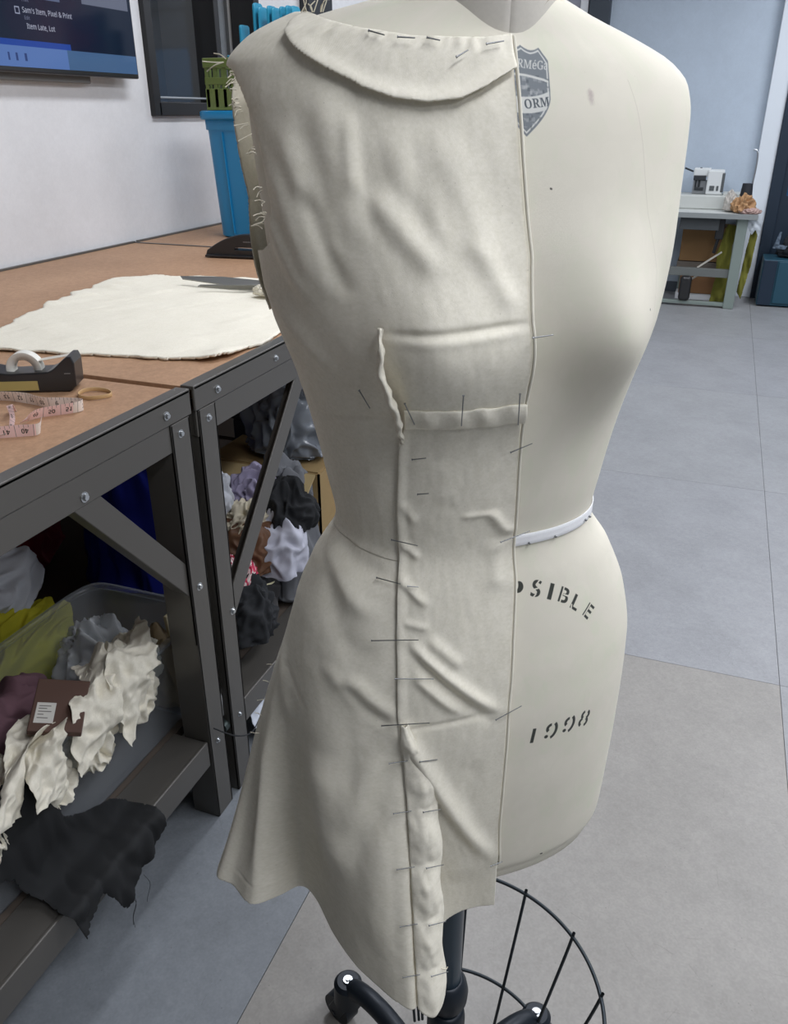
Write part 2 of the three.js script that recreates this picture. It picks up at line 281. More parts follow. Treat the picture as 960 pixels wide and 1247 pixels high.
const HEM = [[0, .006, .110, .584], [.25, -.014, .107, .583], [.5, -.034, .106, .581], [.75, -.054, .110, .572], [.88, -.070, .126, .562], [1, -.100, .172, .55], [1.1, -.118, .164, .55], [1.3, -.136, .137, .55], [1.5, -.151, .107, .55], [1.65, -.164, .068, .55], [1.8, -.173, .022, .55], [1.9, -.186, .000, .55], [2.0, -.212, .006, .55], [2.1, -.238, .010, .55], [2.2, -.250, .002, .55], [2.35, -.262, -.022, .552], [2.5, -.278, -.040, .555], [2.7, -.25, -.08, .56], [3, -.15, -.13, .56]];
const START = [[0, .655], [.5, .735], [1, .825], [1.3, .86], [1.6, .90], [2, .92], [3, .925]];
const CREASES = []; // [s0,h0,s1,h1,width,amp]
function wrinkle(s, h) {
  let w = 0; const x = s * .1;
  for (const [s0, h0, s1, h1, wd, am] of CREASES) {
    const ax = s0 * .1, bx_ = s1 * .1, dx = bx_ - ax, dy = h1 - h0, L2 = dx * dx + dy * dy, t = ((x - ax) * dx + (h - h0) * dy) / L2; if (t < -.15 || t > 1.15) continue;
    const d = Math.abs((x - ax) * dy - (h - h0) * dx) / Math.sqrt(L2); if (d > wd * 3) continue;
    w += am * gauss(d, wd) * smooth(-.12, .2, t) * (1 - smooth(.75, 1.12, t));
  }
  return w;
}
function dressPt(s, h, off = 0) { // -> [x,y,z] world
  const [qx, qz, hm] = tabS(HEM, s), hs = tab(START, s)[0], phi = phiOf(s, h);
  const ease = .0045 + .004 * smooth(1.5, 2.1, s) + off;
  let X, Z;
  const F = hh => { const p = phiOf(s, hh), [x, z] = formXZ(p, hh, 1), n = outward(p, hh); return [x + n[0] * ease, z + n[1] * ease]; };
  if (h >= hs) [X, Z] = F(h);
  else {
    const B = F(hs), B2 = F(hs + .01), t = (hs - h) / (hs - hm);
    const tx = (B[0] - B2[0]) / .01 * (hs - hm), tz = (B[1] - B2[1]) / .01 * (hs - hm), k = t * (1 - t) * (1 - t);
    const e = 1.15 * t * t / (t + .15); X = lerp(B[0], qx, e) + tx * k; Z = lerp(B[1], qz, e) + tz * k;
    if (h > .625) { const r = Math.hypot(X, Z), X0 = X + .0178 * (h - 1), ka = pick(h, KH, KA), kb = pick(h, KH, KB), nx = X0 / ka / ka, nz = Z / kb / kb, fr = formRadius(X0, Z, h) + ease * .97 * (nx * X0 + nz * Z) / (Math.hypot(nx, nz) * Math.hypot(X0, Z)); if (r < fr) { const kk = lerp(1, fr / r, smooth(.625, .66, h) * smooth(0, .22, t)); X *= kk; Z *= kk; } }
  }
  const n = outward(phi, Math.max(h, .63)), w = wrinkle(s, h) + .0007 * noise3(s * 2.2, h * 11, 3) + .0002 * noise3(s * 9, h * 45, 8);
  return world(X + n[0] * w, h, Z + n[1] * w);
}
/*DEV*/
CREASES.push(
  // bodice: drag lines from the armhole and shoulder towards the bust
  [1.42, 1.335, 1.20, 1.245, .010, 0.0055], [1.56, 1.318, 1.33, 1.235, .009, 0.0047], [1.32, 1.300, 1.16, 1.235, .006, -0.0039], [1.68, 1.285, 1.42, 1.225, .008, 0.0039],
  [1.03, 1.345, 1.04, 1.300, .004, 0.0029], [1.16, 1.355, 1.05, 1.265, .010, 0.0039], [.91, 1.300, .54, 1.250, .010, 0.0047], [.75, 1.335, .42, 1.262, .012, 0.0036], [.44, 1.335, .20, 1.255, .012, 0.0034], [.30, 1.27, .08, 1.225, .007, 0.0029],
  [.62, 1.33, .60, 1.27, .008, -.0024], [.97, 1.2095, -.02, 1.2155, .0028, -.0026], [.97, 1.2035, -.02, 1.2095, .0035, .0008], [2.4, .572, 1.9, .572, .002, -.0012],
  // underarm and waist
  [1.95, 1.235, 1.35, 1.165, .010, .0025], [1.60, 1.128, 1.02, 1.141, .0035, -.0018],
  // centre panel folds
  [.87, .930, .06, .857, .0058, .0052], [.86, .918, .10, .846, .005, -.0030], [.84, .900, .40, .861, .0055, .0040], [.70, .935, .40, .908, .006, .0030], [1.0, .989, .72, .966, .0045, .0032], [.98, 1.018, .80, 1.006, .004, .0026], [.97, 1.060, .82, 1.040, .005, .0020],
  [.16, 1.050, .02, 1.026, .0045, .0036], [.10, 1.020, .12, .975, .008, .0026], [.40, 1.047, .14, 1.049, .003, .0016], [.96, .845, .10, .8555, .003, -.0018],
  [1.0, .848, .05, .664, .0095, .0085], [.95, .95, .70, .945, .004, .002], [.6, 1.10, .55, 1.06, .012, .0016], [.25, .80, .3, .74, .01, -.0015],
  // side panel: drag lines from the waist, then the falling folds
  [2.02, 1.003, 1.18, .952, .010, .0046], [1.92, .998, 1.05, .985, .008, -.0026], [1.75, .985, 1.25, .905, .012, -.0030], [1.30, .892, 1.03, .857, .007, .0040], [1.34, .880, 1.06, .845, .006, -.0028], [1.50, .895, 1.20, .862, .008, .0022],
  [1.02, .848, 1.42, .725, .010, .0060], [1.08, .835, 1.30, .700, .010, -.0040], [1.60, .790, 1.58, .660, .014, .0070], [1.78, .80, 1.74, .60, .012, -.0045], [1.20, .74, 1.28, .60, .014, .0050], [2.02, .872, 1.86, .80, .006, .0036], [1.96, .862, 1.70, .835, .004, -.0020],
  [2.08, .76, 2.10, .57, .012, .0050], [1.98, .74, 1.95, .57, .010, -.0040], [2.25, .74, 2.28, .58, .008, -.0035]
);
// ---------------------------------------------------------------- dress form
const form = thing('dress_form', 'cream linen dress form with black stencil marks on an iron stand and wire cage', 'dress form', [AX, 0, AZ]);
const toForm = g => g.translate(-AX, 0, -AZ);
const TH0 = .60, TH1 = 1.44, TW = 2048;
const formU = p => { const t = spow(Math.sin(p * D2R), 2 / NEX); return Math.abs(p) <= 90 ? .5 + t * .25 : p > 0 ? .75 + (1 - t) * .25 : .25 - (1 + t) * .25; };
const formCanvas = document.createElement('canvas'); formCanvas.width = formCanvas.height = TW;
{
  const c = formCanvas.getContext('2d');
  c.fillStyle = 'rgb(228,222,205)'; c.fillRect(0, 0, TW, TW);
  for (let k = 0; k < 2600; k++) { const a = rnd() < .5; c.fillStyle = a ? 'rgba(250,247,236,.025)' : 'rgba(170,160,136,.016)'; const r = 6 + rnd() * 46; c.beginPath(); c.ellipse(rnd() * TW, rnd() * TW, r, r * (.4 + rnd()), rnd() * 3, 0, 7); c.fill(); }
  for (let k = 0; k < 1500; k++) { c.fillStyle = 'rgba(120,110,92,' + (.05 + .15 * rnd()) + ')'; const r = .6 + rnd() * .9; c.fillRect(rnd() * TW, rnd() * TW, r, r); }
  const U = p => formU(p) * TW, W = h => (1 - (h - TH0) / (TH1 - TH0)) * TW, syM = TW / (TH1 - TH0);
  const sxM = (p, h) => { const a = formXZ(p - 1, h), b = formXZ(p + 1, h); return Math.abs(U(p + 1) - U(p - 1)) / Math.hypot(a[0] - b[0], a[1] - b[1]); };
  const at = (p, h, ang, fn) => { c.save(); c.translate(U(p), W(h)); c.scale(sxM(p, h) / 1000, syM / 1000); c.rotate(ang); fn(); c.restore(); }; // units: mm
  const ink = '#3c3e38', bg = 'rgb(228,222,205)';
  const glyph = (ch, p, h, ang, size, font, cuts = []) => at(p, h, ang, () => { c.fillStyle = ink; c.font = font.replace('$', size); c.textAlign = 'center'; c.textBaseline = 'middle'; c.fillText(ch, 0, 0); c.strokeStyle = bg; c.lineWidth = 1.5; for (const [x0, y0, x1, y1] of cuts) { c.beginPath(); c.moveTo(x0, y0); c.lineTo(x1, y1); c.stroke(); } });
  const B = 'bold $px sans-serif';
  at(3.9, .9705, .3, () => { c.fillStyle = ink; c.beginPath(); c.ellipse(-.5, 0, 4.6, 5.4, 0, -1.9, 1.9); c.quadraticCurveTo(-1, 2, -1, 0); c.quadraticCurveTo(-1, -2, -2.2, -5); c.fill(); });
  glyph('S', 9.6, .9654, .34, 22, B, [[-8, 3, 8, -4], [2, -9, -1, -4], [-2, 9, 1, 4]]);
  glyph('I', 15.1, .9602, .46, 22, 'bold $px monospace');
  at(15.1, .9602, .46, () => { c.fillStyle = bg; c.fillRect(-9, -12, 18, 24); c.fillStyle = ink; c.fillRect(-2.2, -7.8, 4.4, 15.6); });
  glyph('B', 20.3, .9538, .56, 21, B, [[-2, -10, -2, 10], [-1, 0, 8, 0]]);
  glyph('L', 24.8, .9434, .77, 21, B, [[-3, 4, -1, 9]]);
  glyph('E', 30.2, .9301, .95, 21, B, [[-2, -10, -2, 10]]);
  at(6.9, .815, .15, () => { c.fillStyle = ink; c.fillRect(-1.8, -8.5, 3.6, 17); });
  for (const p of [13.2, 20.3]) at(p, .8142, .24, () => { c.strokeStyle = ink; c.lineWidth = 3.2; c.lineCap = 'butt'; c.beginPath(); c.ellipse(-1.2, -3.6, 4.6, 4.4, 0, 2.2, 4.5); c.stroke(); c.beginPath(); c.ellipse(-1.0, -1, 6.0, 9.0, 0, -1.15, 1.25); c.stroke(); c.fillStyle = ink; c.beginPath(); c.ellipse(-4.4, 6.2, 2.2, 2.0, 0, 0, 7); c.fill(); });
  at(27.4, .8135, .3, () => { c.strokeStyle = ink; c.lineWidth = 3; for (const sg of [-1, 1]) { c.beginPath(); c.ellipse(sg * .9, -4.2, 3.8, 4.0, 0, sg > 0 ? -1.2 : 1.95, sg > 0 ? 1.2 : 4.35); c.stroke(); c.beginPath(); c.ellipse(sg * .9, 4, 4.3, 4.2, 0, sg > 0 ? -1.2 : 1.95, sg > 0 ? 1.2 : 4.35); c.stroke(); } });
  at(.1, .6483, .1, () => { c.strokeStyle = ink; c.lineWidth = 2.8; c.beginPath(); c.ellipse(-3, 0, 4.2, 7.5, 0, -1.4, 1.3); c.stroke(); });
  // woven seams of the cover: thin stitched lines
  c.strokeStyle = 'rgba(150,142,125,.22)'; c.lineWidth = 1.6;
  for (const sg of [-1, 1]) { c.beginPath(); [[27, 1.372], [31, 1.33], [34.5, 1.282], [41, 1.239], [42, 1.19]].forEach(([p, h], i) => i ? c.lineTo(U(sg * p), W(h)) : c.moveTo(U(sg * p), W(h))); c.stroke(); }
  // shield stamp
  const P = (x, y) => [x, y]; // px offsets in mm from the stamp centre
  at(.3, 1.3665, .03, () => {
    const sh = s => { c.beginPath(); c.moveTo(0, -25.5 * s); c.bezierCurveTo(6 * s, -22 * s, 10 * s, -22.5 * s, 16 * s, -25 * s); c.lineTo(21 * s, -17 * s); c.bezierCurveTo(19 * s, -8 * s, 19.5 * s, 0, 19 * s, 7 * s); c.bezierCurveTo(17 * s, 16 * s, 8 * s, 24 * s, 0, 31 * s); c.bezierCurveTo(-8 * s, 24 * s, -17 * s, 16 * s, -19 * s, 7 * s); c.bezierCurveTo(-19.5 * s, 0, -19 * s, -8 * s, -21 * s, -17 * s); c.lineTo(-16 * s, -25 * s); c.bezierCurveTo(-10 * s, -22.5 * s, -6 * s, -22 * s, 0, -25.5 * s); c.closePath(); };
    const dk = '#7b8185', lt = 'rgb(214,214,208)';
    sh(1); c.fillStyle = dk; c.fill(); sh(.92); c.strokeStyle = lt; c.lineWidth = 1.0; c.stroke();
    c.save(); sh(.96); c.clip();
    for (let k = 0; k < 150; k++) { c.fillStyle = rnd() < .6 ? 'rgba(215,215,212,.28)' : 'rgba(60,66,72,.35)'; c.fillRect(-20 + rnd() * 40, -8 + rnd() * 36, 1 + rnd() * 3, .6 + rnd() * 2.2); }
    c.strokeStyle = lt; c.lineWidth = 1.5; c.beginPath(); c.moveTo(-20, -5); c.quadraticCurveTo(0, -10, 20, -3.5); c.stroke();
    c.fillStyle = lt; c.beginPath(); c.moveTo(-20, 4); c.quadraticCurveTo(0, 10, 20, 1.5); c.lineTo(20, 12); c.quadraticCurveTo(0, 20, -20, 14); c.closePath(); c.fill();
    c.font = 'italic 7.4px serif'; c.textAlign = 'center'; c.textBaseline = 'middle'; c.fillText('RM\u00e9Ga', 7.5, -14);
    c.fillStyle = '#4d545a'; c.font = 'bold 8px serif'; c.rotate(-.14); c.fillText('ORM', 7, 11);
    c.restore();
  });
  // little marks and pin holes
  for (const [p, h, r] of [[4.4, 1.302, 1.1], [35.4, 1.2142, 1.3], [16, .6365, 2]]) at(p, h, 0, () => { c.fillStyle = '#55524a'; c.beginPath(); c.ellipse(0, 0, r, r * .6, .4, 0, 7); c.fill(); });
  at(14.6, 1.3606, 0, () => { for (let k = 0; k < 30; k++) { c.fillStyle = 'rgba(140,136,126,.05)'; c.beginPath(); c.ellipse((rnd() - .5) * 4, (rnd() - .5) * 8, 1.6, 2.2, 0, 0, 7); c.fill(); } });
}
const formTex = new THREE.CanvasTexture(formCanvas); formTex.colorSpace = THREE.SRGBColorSpace; formTex.anisotropy = 8;
M.linen = phys({ map: formTex, roughness: .72, bumpMap: rep(weaveTex, 60, 55), bumpScale: .00022, sheen: .12, sheenRoughness: .6 });
{
  const nu = 180, hs = []; for (let h = .62; h < 1.4321; h += .005) hs.push(Math.min(h, 1.432));
  const pos = [], uv = [], idx = [];
  const row = (k, h, v) => { for (let i = 0; i <= nu; i++) { const p = -180 + 360 * i / nu, [X, Z] = formXZ(p, h), q = world(X * k, v, Z * k); pos.push(q[0] - AX, q[1], q[2] - AZ); uv.push(formU(p), (Math.max(v, .61) - TH0) / (TH1 - TH0)); } };
  row(.02, .62, .604); row(.6, .62, .604); row(.93, .62, .606); row(.985, .62, .611);
  for (const h of hs) row(1, h, h); row(.02, 1.432, 1.433);
  const nr = pos.length / 3 / (nu + 1);
  for (let j = 0; j < nr - 1; j++) for (let i = 0; i < nu; i++) { const a = j * (nu + 1) + i, b = a + 1, c = a + nu + 1, d = c + 1; idx.push(a, b, d, a, d, c); }
  const g = new THREE.BufferGeometry(); g.setAttribute('position', new THREE.Float32BufferAttribute(pos, 3)); g.setAttribute('uv', new THREE.Float32BufferAttribute(uv, 2)); g.setIndex(idx); g.computeVertexNormals();
  // weld the normals at the back seam
  const n = g.attributes.normal; for (let j = 0; j < nr; j++) { const a = j * (nu + 1), b = a + nu, x = n.getX(a) + n.getX(b), y = n.getY(a) + n.getY(b), z = n.getZ(a) + n.getZ(b), l = Math.hypot(x, y, z) || 1; n.setXYZ(a, x / l, y / l, z / l); n.setXYZ(b, x / l, y / l, z / l); }
  mesh('torso', g, M.linen, form);
  // neck: separate column whose base seam dips in front
  const nk = gridShell(72, 14, (u, v) => { const p = u * Math.PI * 2, y0 = 1.385, y = lerp(y0, 1.53, v), r = lerp(.058, .052, Math.min(1, v * 1.2)) ; const X = Math.sin(p) * r - .012, Z = Math.cos(p) * r + .0085 + (y - 1.41) * .10, q = world(X, y, Z); return [q[0] - AX, q[1], q[2] - AZ, u * .33, y]; }, -.002);
  M.neckLinen = phys({ color: 0xded8cc, map: rep(cloudTex, 4), roughness: .8, bumpMap: rep(weaveTex, 30), bumpScale: .0002, side: THREE.DoubleSide });
  const neck = mesh('neck', nk, M.neckLinen, form);
  const ring = []; for (let i = 0; i < 40; i++) { const p = i / 40 * Math.PI * 2, nr = .0575, nX = Math.sin(p) * nr - .012; let y = 1.39; const nZ = () => Math.cos(p) * nr + .0085 + (y - 1.41) * .1; while (y < 1.432 && formRadius(nX + .0178 * (y - 1), nZ(), y) > Math.hypot(nX, nZ())) y += .0005; const q = world(nX, y, nZ()); ring.push(V(q[0] - AX, q[1], q[2] - AZ)); }
  mesh('neck_seam', tube(ring, .0009, 120, 6, true), std({ color: 0xb3aa98 }), neck);
  // waist tape
  mesh('waist_tape', gridShell(150, 3, (u, v) => { const p = -178 + 356 * u, h = 1.0105 + .0105 * v + .0015 * Math.sin(u * 9), [X, Z] = formXZ(p, h), n = outward(p, h), q = world(X + n[0] * .0016, h, Z + n[1] * .0016); return [q[0] - AX, q[1], q[2] - AZ, u * .7, v * .012]; }, .0012), phys({ color: 0xffffff, map: rep(cloudTex, 8), roughness: .85 }), form);
  for (const [p, h] of [[9, 1.0105], [22, 1.0108], [46, 1.013], [52, 1.0125]]) { const [X, Z] = formXZ(p, h), n = outward(p, h), q = world(X + n[0] * .003, h, Z + n[1] * .003), s = new THREE.SphereGeometry(.0013, 8, 6); s.translate(q[0] - AX, q[1], q[2] - AZ); mesh('tape_pin', s, M.pin, form); }
  // pole, collar, clamp
  mesh('pole', merge([cyl(V(0, .06, 0), V(0, .615, 0), .0175, .0175, 28)]), phys({ color: 0x2c3e4c, roughness: .35, metalness: .4, clearcoat: .3 }), form);
  mesh('clamp_collar', lathe([[.018, .262], [.024, .264], [.0275, .274], [.0285, .29], [.026, .304], [.021, .312], [.018, .313]], 32), M.iron, form);
  mesh('lower_sleeve', lathe([[.019, .06], [.026, .062], [.026, .235], [.024, .25], [.019, .252]], 32), M.iron, form);
  mesh('hub', lathe([[.001, .04], [.04, .04], [.048, .05], [.048, .075], [.038, .09], [.027, .1]], 32), M.iron, form);
  // arms with swivel wheels; the two far ones show beside the cloth
  for (const [az, R] of [[-67, .2], [39.7, .17], [128, .2], [212, .2]]) {
    const a = Math.PI - az * D2R, dx = Math.sin(a), dz = Math.cos(a), at = (r, y) => V(dx * r * R / .2, y, dz * r * R / .2);
    const arm = mesh('base_arm', merge([tube([at(.03, .065), at(.08, .092), at(.13, .108), at(.175, .104), at(.2, .085)], .0155, 30, 14), cyl(at(.2, .06), at(.2, .1), .0235, .0225, 28), cyl(at(.2, .1), at(.2, .106), .0225, .017, 28)]), M.iron, form);
    mesh('bolt', merge([cyl(at(.2, .105), at(.2, .109), .0085, .0075, 18), cyl(at(.2, .109), at(.2, .111), .0042, .0036, 12)]), M.boltM, arm);
    const c = V(dx * (R + .018), .027, dz * (R + .018)), px = V(-dz, 0, dx);
    mesh('caster', merge([cyl(c.clone().addScaledVector(px, -.012), c.clone().addScaledVector(px, .012), .027, .027, 28), beam(c.clone().addScaledVector(px, -.016), at(.2, .066).addScaledVector(px, -.015), .006, .026), beam(c.clone().addScaledVector(px, .016), at(.2, .066).addScaledVector(px, .015), .006, .026), cyl(c.clone().addScaledVector(px, -.02), c.clone().addScaledVector(px, .02), .005)]), M.iron, arm);
  }
  // wire cage flaring upwards
  const az0 = -33.4, az1 = 223.7, rg = (r, y) => { const l = []; for (let i = 0; i <= 40; i++) { const b = Math.PI - lerp(az0, az1, i / 40) * D2R; l.push(V(r * Math.sin(b), y, r * Math.cos(b))); } return tube(l, .0028, 140, 8); };
  mesh('cage_ring', rg(.209, .272), M.wire, form); mesh('cage_ring', rg(.165, .1), M.wire, form);
  const azs = [az0 - 3, az0 + 2.5]; for (let k = 0; k <= 10; k++) azs.push(az0 + k * 360 / 14);
  for (const az of azs) { const b = Math.PI - az * D2R, w = (r, y) => V(Math.sin(b) * r, y, Math.cos(b) * r); mesh('cage_wire', tube([w(.2112, .279), w(.2045, .25), w(.162, .097), w(.137, .012)], .0024, 24, 8), M.wire, form); }
}
// ---------------------------------------------------------------- the pinned muslin dress
const dress = thing('muslin_dress', 'half-made cream muslin dress pinned over one side of the dress form', 'dress');
const K = .1;
const overhang = (s, h) => .010 * gauss(s - 2.0, .2) * smooth(1.345, 1.374, h);
const dmap = (off, extra) => (x, h) => { const s = x / K; return V(...dressPt(s, h, off + overhang(s, h) + (extra ? extra(s, h) : 0))); };
const hemAt = s => tabS(HEM, s)[2];
const hemLine = (a, b, n) => Array.from({ length: n + 1 }, (_, i) => { const s = lerp(a, b, i / n); return [s * K, hemAt(s)]; });
const sc = l => l.map(([s, h]) => [s * K, h]);
const neckline = [[0, 1.397], [.17, 1.393], [.34, 1.391], [.68, 1.3887], [1.07, 1.390], [1.37, 1.394], [1.75, 1.400]];
mesh('bodice', polySheet(sc([[0, 1.1365], [.5, 1.1372], [.92, 1.1372], [1.0, 1.122], [1.02, 1.0], [1.5, 1.002], [2.0, 1.004], [2.7, 1.006], [2.7, 1.235], [2.3, 1.245], [2.02, 1.252], [1.85, 1.256], [1.72, 1.263], [1.65, 1.273], [1.625, 1.2855], [1.64, 1.3116], [1.68, 1.3347], [1.80, 1.3541], [1.90, 1.3675], [2.02, 1.3725], [2.14, 1.3745], [2.30, 1.3755], [2.45, 1.381], [2.45, 1.401], [2.1, 1.4025], ...neckline.slice().reverse()]), .0014, dmap(0, (s, h) => s < 1 ? .004 * smooth(1.0, .9, s) * (1 - smooth(1.14, 1.2, h)) : 0), .0011), M.muslin, dress);
mesh('side_skirt_panel', polySheet([...hemLine(1.0, 2.6, 60), ...sc([[2.6, .9], [2.6, 1.012], [2.0, 1.008], [1.5, 1.0065], [1.0, 1.004]])], .0016, dmap(.0002, (s, h) => -.0006 * smooth(.99, 1.002, h)), .0011), M.muslin, dress);
mesh('centre_panel', polySheet([...hemLine(0, 1.0, 30), ...sc([[1.012, .85], [1.015, 1.0], [1.01, 1.12], [.92, 1.146], [0, 1.146]])], .0012, dmap(.0012, (s, h) => .0022 * smooth(.9, 1.0, s) * smooth(.84, .87, h)), .0011), M.muslin, dress);
// back bodice seen through the armhole
mesh('back_bodice', polySheet(sc([[2.2, 1.2], [3.0, 1.2], [3.0, 1.395], [2.42, 1.402], [2.40, 1.37], [2.36, 1.33], [2.28, 1.29], [2.12, 1.262], [2.1, 1.24]]), .002, dmap(.006, (s, h) => .016 * smooth(1.265, 1.36, h)), .0011), M.muslin, dress);
mesh('neck_facing', polySheet(sc([...neckline.map(([s, h]) => [s, h + .0004]), [1.62, 1.391], [1.414, 1.381], [1.131, 1.3675], [.939, 1.3595], [.715, 1.3546], [.504, 1.3533], [.306, 1.3564], [.163, 1.3644], [.075, 1.3712], [0, 1.377]]), .0012, dmap(.0028, (s, h) => { const e = tab([[0, 1.377], [.163, 1.3644], [.306, 1.3564], [.504, 1.3533], [.715, 1.3546], [.939, 1.3595], [1.131, 1.3675], [1.414, 1.381], [1.75, 1.396]], s)[0]; return .0042 * gauss(h - e, .006) + .0018 * gauss(h - 1.389, .004) * noise3(s * 9, 2, 5); }), .0011), M.muslin, dress);
{
  // folded front edge, a narrow roll
  const L = []; for (let h = 1.396; h > .655; h -= .006) { const s = -.012, q = dressPt(s, h, .0015); L.push(V(...q)); }
  mesh('folded_edge', tube(L, .0013, 260, 8), M.muslin, dress);
  // cross tuck under the bust: a flat pressed fold
  mesh('tuck_fold', gridShell(90, 8, (u, v) => { const s = lerp(-.01, .95, u), h = lerp(1.1520, 1.1345, v) + .0012 * noise3(s * 4, 1, 1), q = dressPt(s, h, .0045 + .0045 * Math.sin(Math.PI * clamp(v * .85 + .02)) * (.55 + .45 * noise3(s * 4.5, 0, 2)) ); return [q[0], q[1], q[2], s * .1, h]; }, .0012), M.muslin, dress);
  // standing dart fold
  mesh('dart_fold', gridShell(10, 60, (u, v) => {
    const h = lerp(1.214, 1.120, v), k = Math.pow(Math.sin(Math.PI * clamp(v * .86 + .07)), .8) * (.55 + .7 * v) * (1 - smooth(.93, 1, v) * .6), s = tab([[0, 1.012], [.35, 1.05], [.75, 1.0], [1, .975]], v)[0];
    const q = dressPt(s, h, 0), p = phiOf(s, h), n = outward(p, h), d = .017 * k * u + .002, sd = (.008 * k) * Math.sin(u * 2.2) - .004 * k + .0016 * noise3(u * 2, v * 7, 1);
    return [q[0] + (n[0] * SX + n[1] * FX) * d + SX * sd, q[1], q[2] + (n[0] * SZ + n[1] * FZ) * d + SZ * sd, u * .02, v * .1];
  }, .0022), M.muslin, dress);
  // seam allowance, pinned over to one side, puffed between the pins
  const pinH = [.852, .815, .762, .705, .645, .59];
  const puff = h => { let m = 1; for (const p of pinH) m = Math.min(m, Math.abs(h - p) / .022); return Math.min(1, m); };
  mesh('seam_allowance', gridShell(16, 130, (u, v) => {
    const h = lerp(.853, .5495, v), q = dressPt(1.0, h, .001), w = .0275 * smooth(-.05, .22, v) * (1 + .06 * Math.sin(h * 90)) + .003, pf = .0045 + .006 * puff(h) * smooth(0, .1, v), arch = Math.sin(Math.PI * clamp(u * .95 + .03));
    const sx = w * u, fz = pf * arch - .006 * u * smooth(.3, .9, v) + .001 * noise3(u * 3, h * 50, 4), yy = h - .010 * smooth(.9, 1, v) * Math.sin(u * 3.1);
    return [q[0] + SX * sx + FX * (fz + .001), yy, q[2] + SZ * sx + FZ * (fz + .001), u * w, h];
  }, .0012), M.muslin, dress);
  // pins
  const PT = (s, h, o) => V(...dressPt(s, h, o));
  const pin = (a, b) => { const d = b.clone().sub(a).normalize(); mesh('pin', merge([cyl(a, b, .00055, .0004, 6), cyl(a, a.clone().addScaledVector(d, -.0006), .0009, .0009, 8)]), M.pin, dress); };
  for (const [s0, h0, s1, h1, o] of [[.481, 1.1690, .470, 1.1400, .0105], [.068, 1.1650, .045, 1.1360, .0105], [.93, 1.1590, .86, 1.140, .0075], [1.21, 1.1620, 1.17, 1.148, .004], [.87, 1.1049, .745, 1.1068, .006], [.80, 1.072, .70, 1.0735, .006], [1.06, 1.0234, .80, 1.0205, .0065], [.09, 1.022, -.10, 1.0285, .0075], [1.193, .9857, .98, .9858, .005], [.90, .985, .80, .984, .006], [1.16, .9350, .80, .9385, .008], [1.02, .902, .66, .9005, .008], [1.10, .852, .70, .8585, .0085], [.10, .853, -.07, .8625, .0075], [.06, 1.1085, -.06, 1.115, .0075], [.01, 1.2075, -.08, 1.2085, .0075], [.08, .66, -.02, .662, .006]]) pin(PT(s0, h0, o), PT(s1, h1, o));
  for (const h of pinH.slice(1)) { const q = dressPt(1.0, h, .001), f = (sx, fz, dy) => V(q[0] + SX * sx + FX * fz, h + dy, q[2] + SZ * sx + FZ * fz); pin(f(-.014, .0035, -.001), f(.003, .0055, -.0005)); pin(f(.013, .0115, .001), f(.031, .0085, -.0035)); }
  for (const [s0, h0, s1, h1] of [[1.0, 1.3885, .86, 1.3868], [.76, 1.3866, .64, 1.3870], [.56, 1.3880, .47, 1.3872], [.17, 1.3885, .07, 1.3915], [.34, 1.3790, .28, 1.3835]]) pin(PT(s0, h0, .008), PT(s1, h1, .0085));
  // loose threads at the raw armhole, the shoulder tip and the hem
  const thr = (p, dir, L, c) => { const q = p.clone().addScaledVector(dir, L * .5).add(V((rnd() - .5) * c, (rnd() - .5) * c, (rnd() - .5) * c)), e = p.clone().addScaledVector(dir, L).add(V((rnd() - .5) * c * 2, -rnd() * c, (rnd() - .5) * c * 2)); mesh('loose_thread', tube([p, q, e], .00042, 10, 5), M.thread, dress); };
  const arm = [[1.93, 1.369], [1.83, 1.3541], [1.70, 1.3347], [1.66, 1.3116], [1.645, 1.2855], [1.70, 1.273]];
  for (let k = 0; k < 34; k++) { const t = rnd() * 4.99, i = t | 0, f = t - i, s = lerp(arm[i][0], arm[i + 1][0], f), h = lerp(arm[i][1], arm[i + 1][1], f); thr(PT(s - .03, h, .005), V(-SX + (rnd() - .5), (rnd() - .6) * 1.2, -SZ + (rnd() - .5)).normalize(), .003 + rnd() * .006, .002); }
  thr(PT(2.05, 1.374, .012), V(-.8, .35, .5).normalize(), .011, .003); thr(PT(2.02, 1.372, .012), V(-.9, -.3, .4).normalize(), .014, .004); thr(PT(2.0, 1.372, .012), V(-.8, .1, .6).normalize(), .012, .003);
  for (let k = 0; k < 9; k++) thr(PT(1.5 + rnd() * .4, 1.399, .005), V((rnd() - .5), 1, (rnd() - .5)).normalize(), .004 + rnd() * .012, .004);
  for (let k = 0; k < 5; k++) thr(PT(2.3, .83 - k * .02, .004), V(-.8, (rnd() - .5), .2).normalize(), .005 + rnd() * .005, .002);
  thr(V(...dressPt(1.0, .585, .006)).add(V(SX * .026, 0, SZ * .026)), V(.9, 0, -.3).normalize(), .009, .004);
}
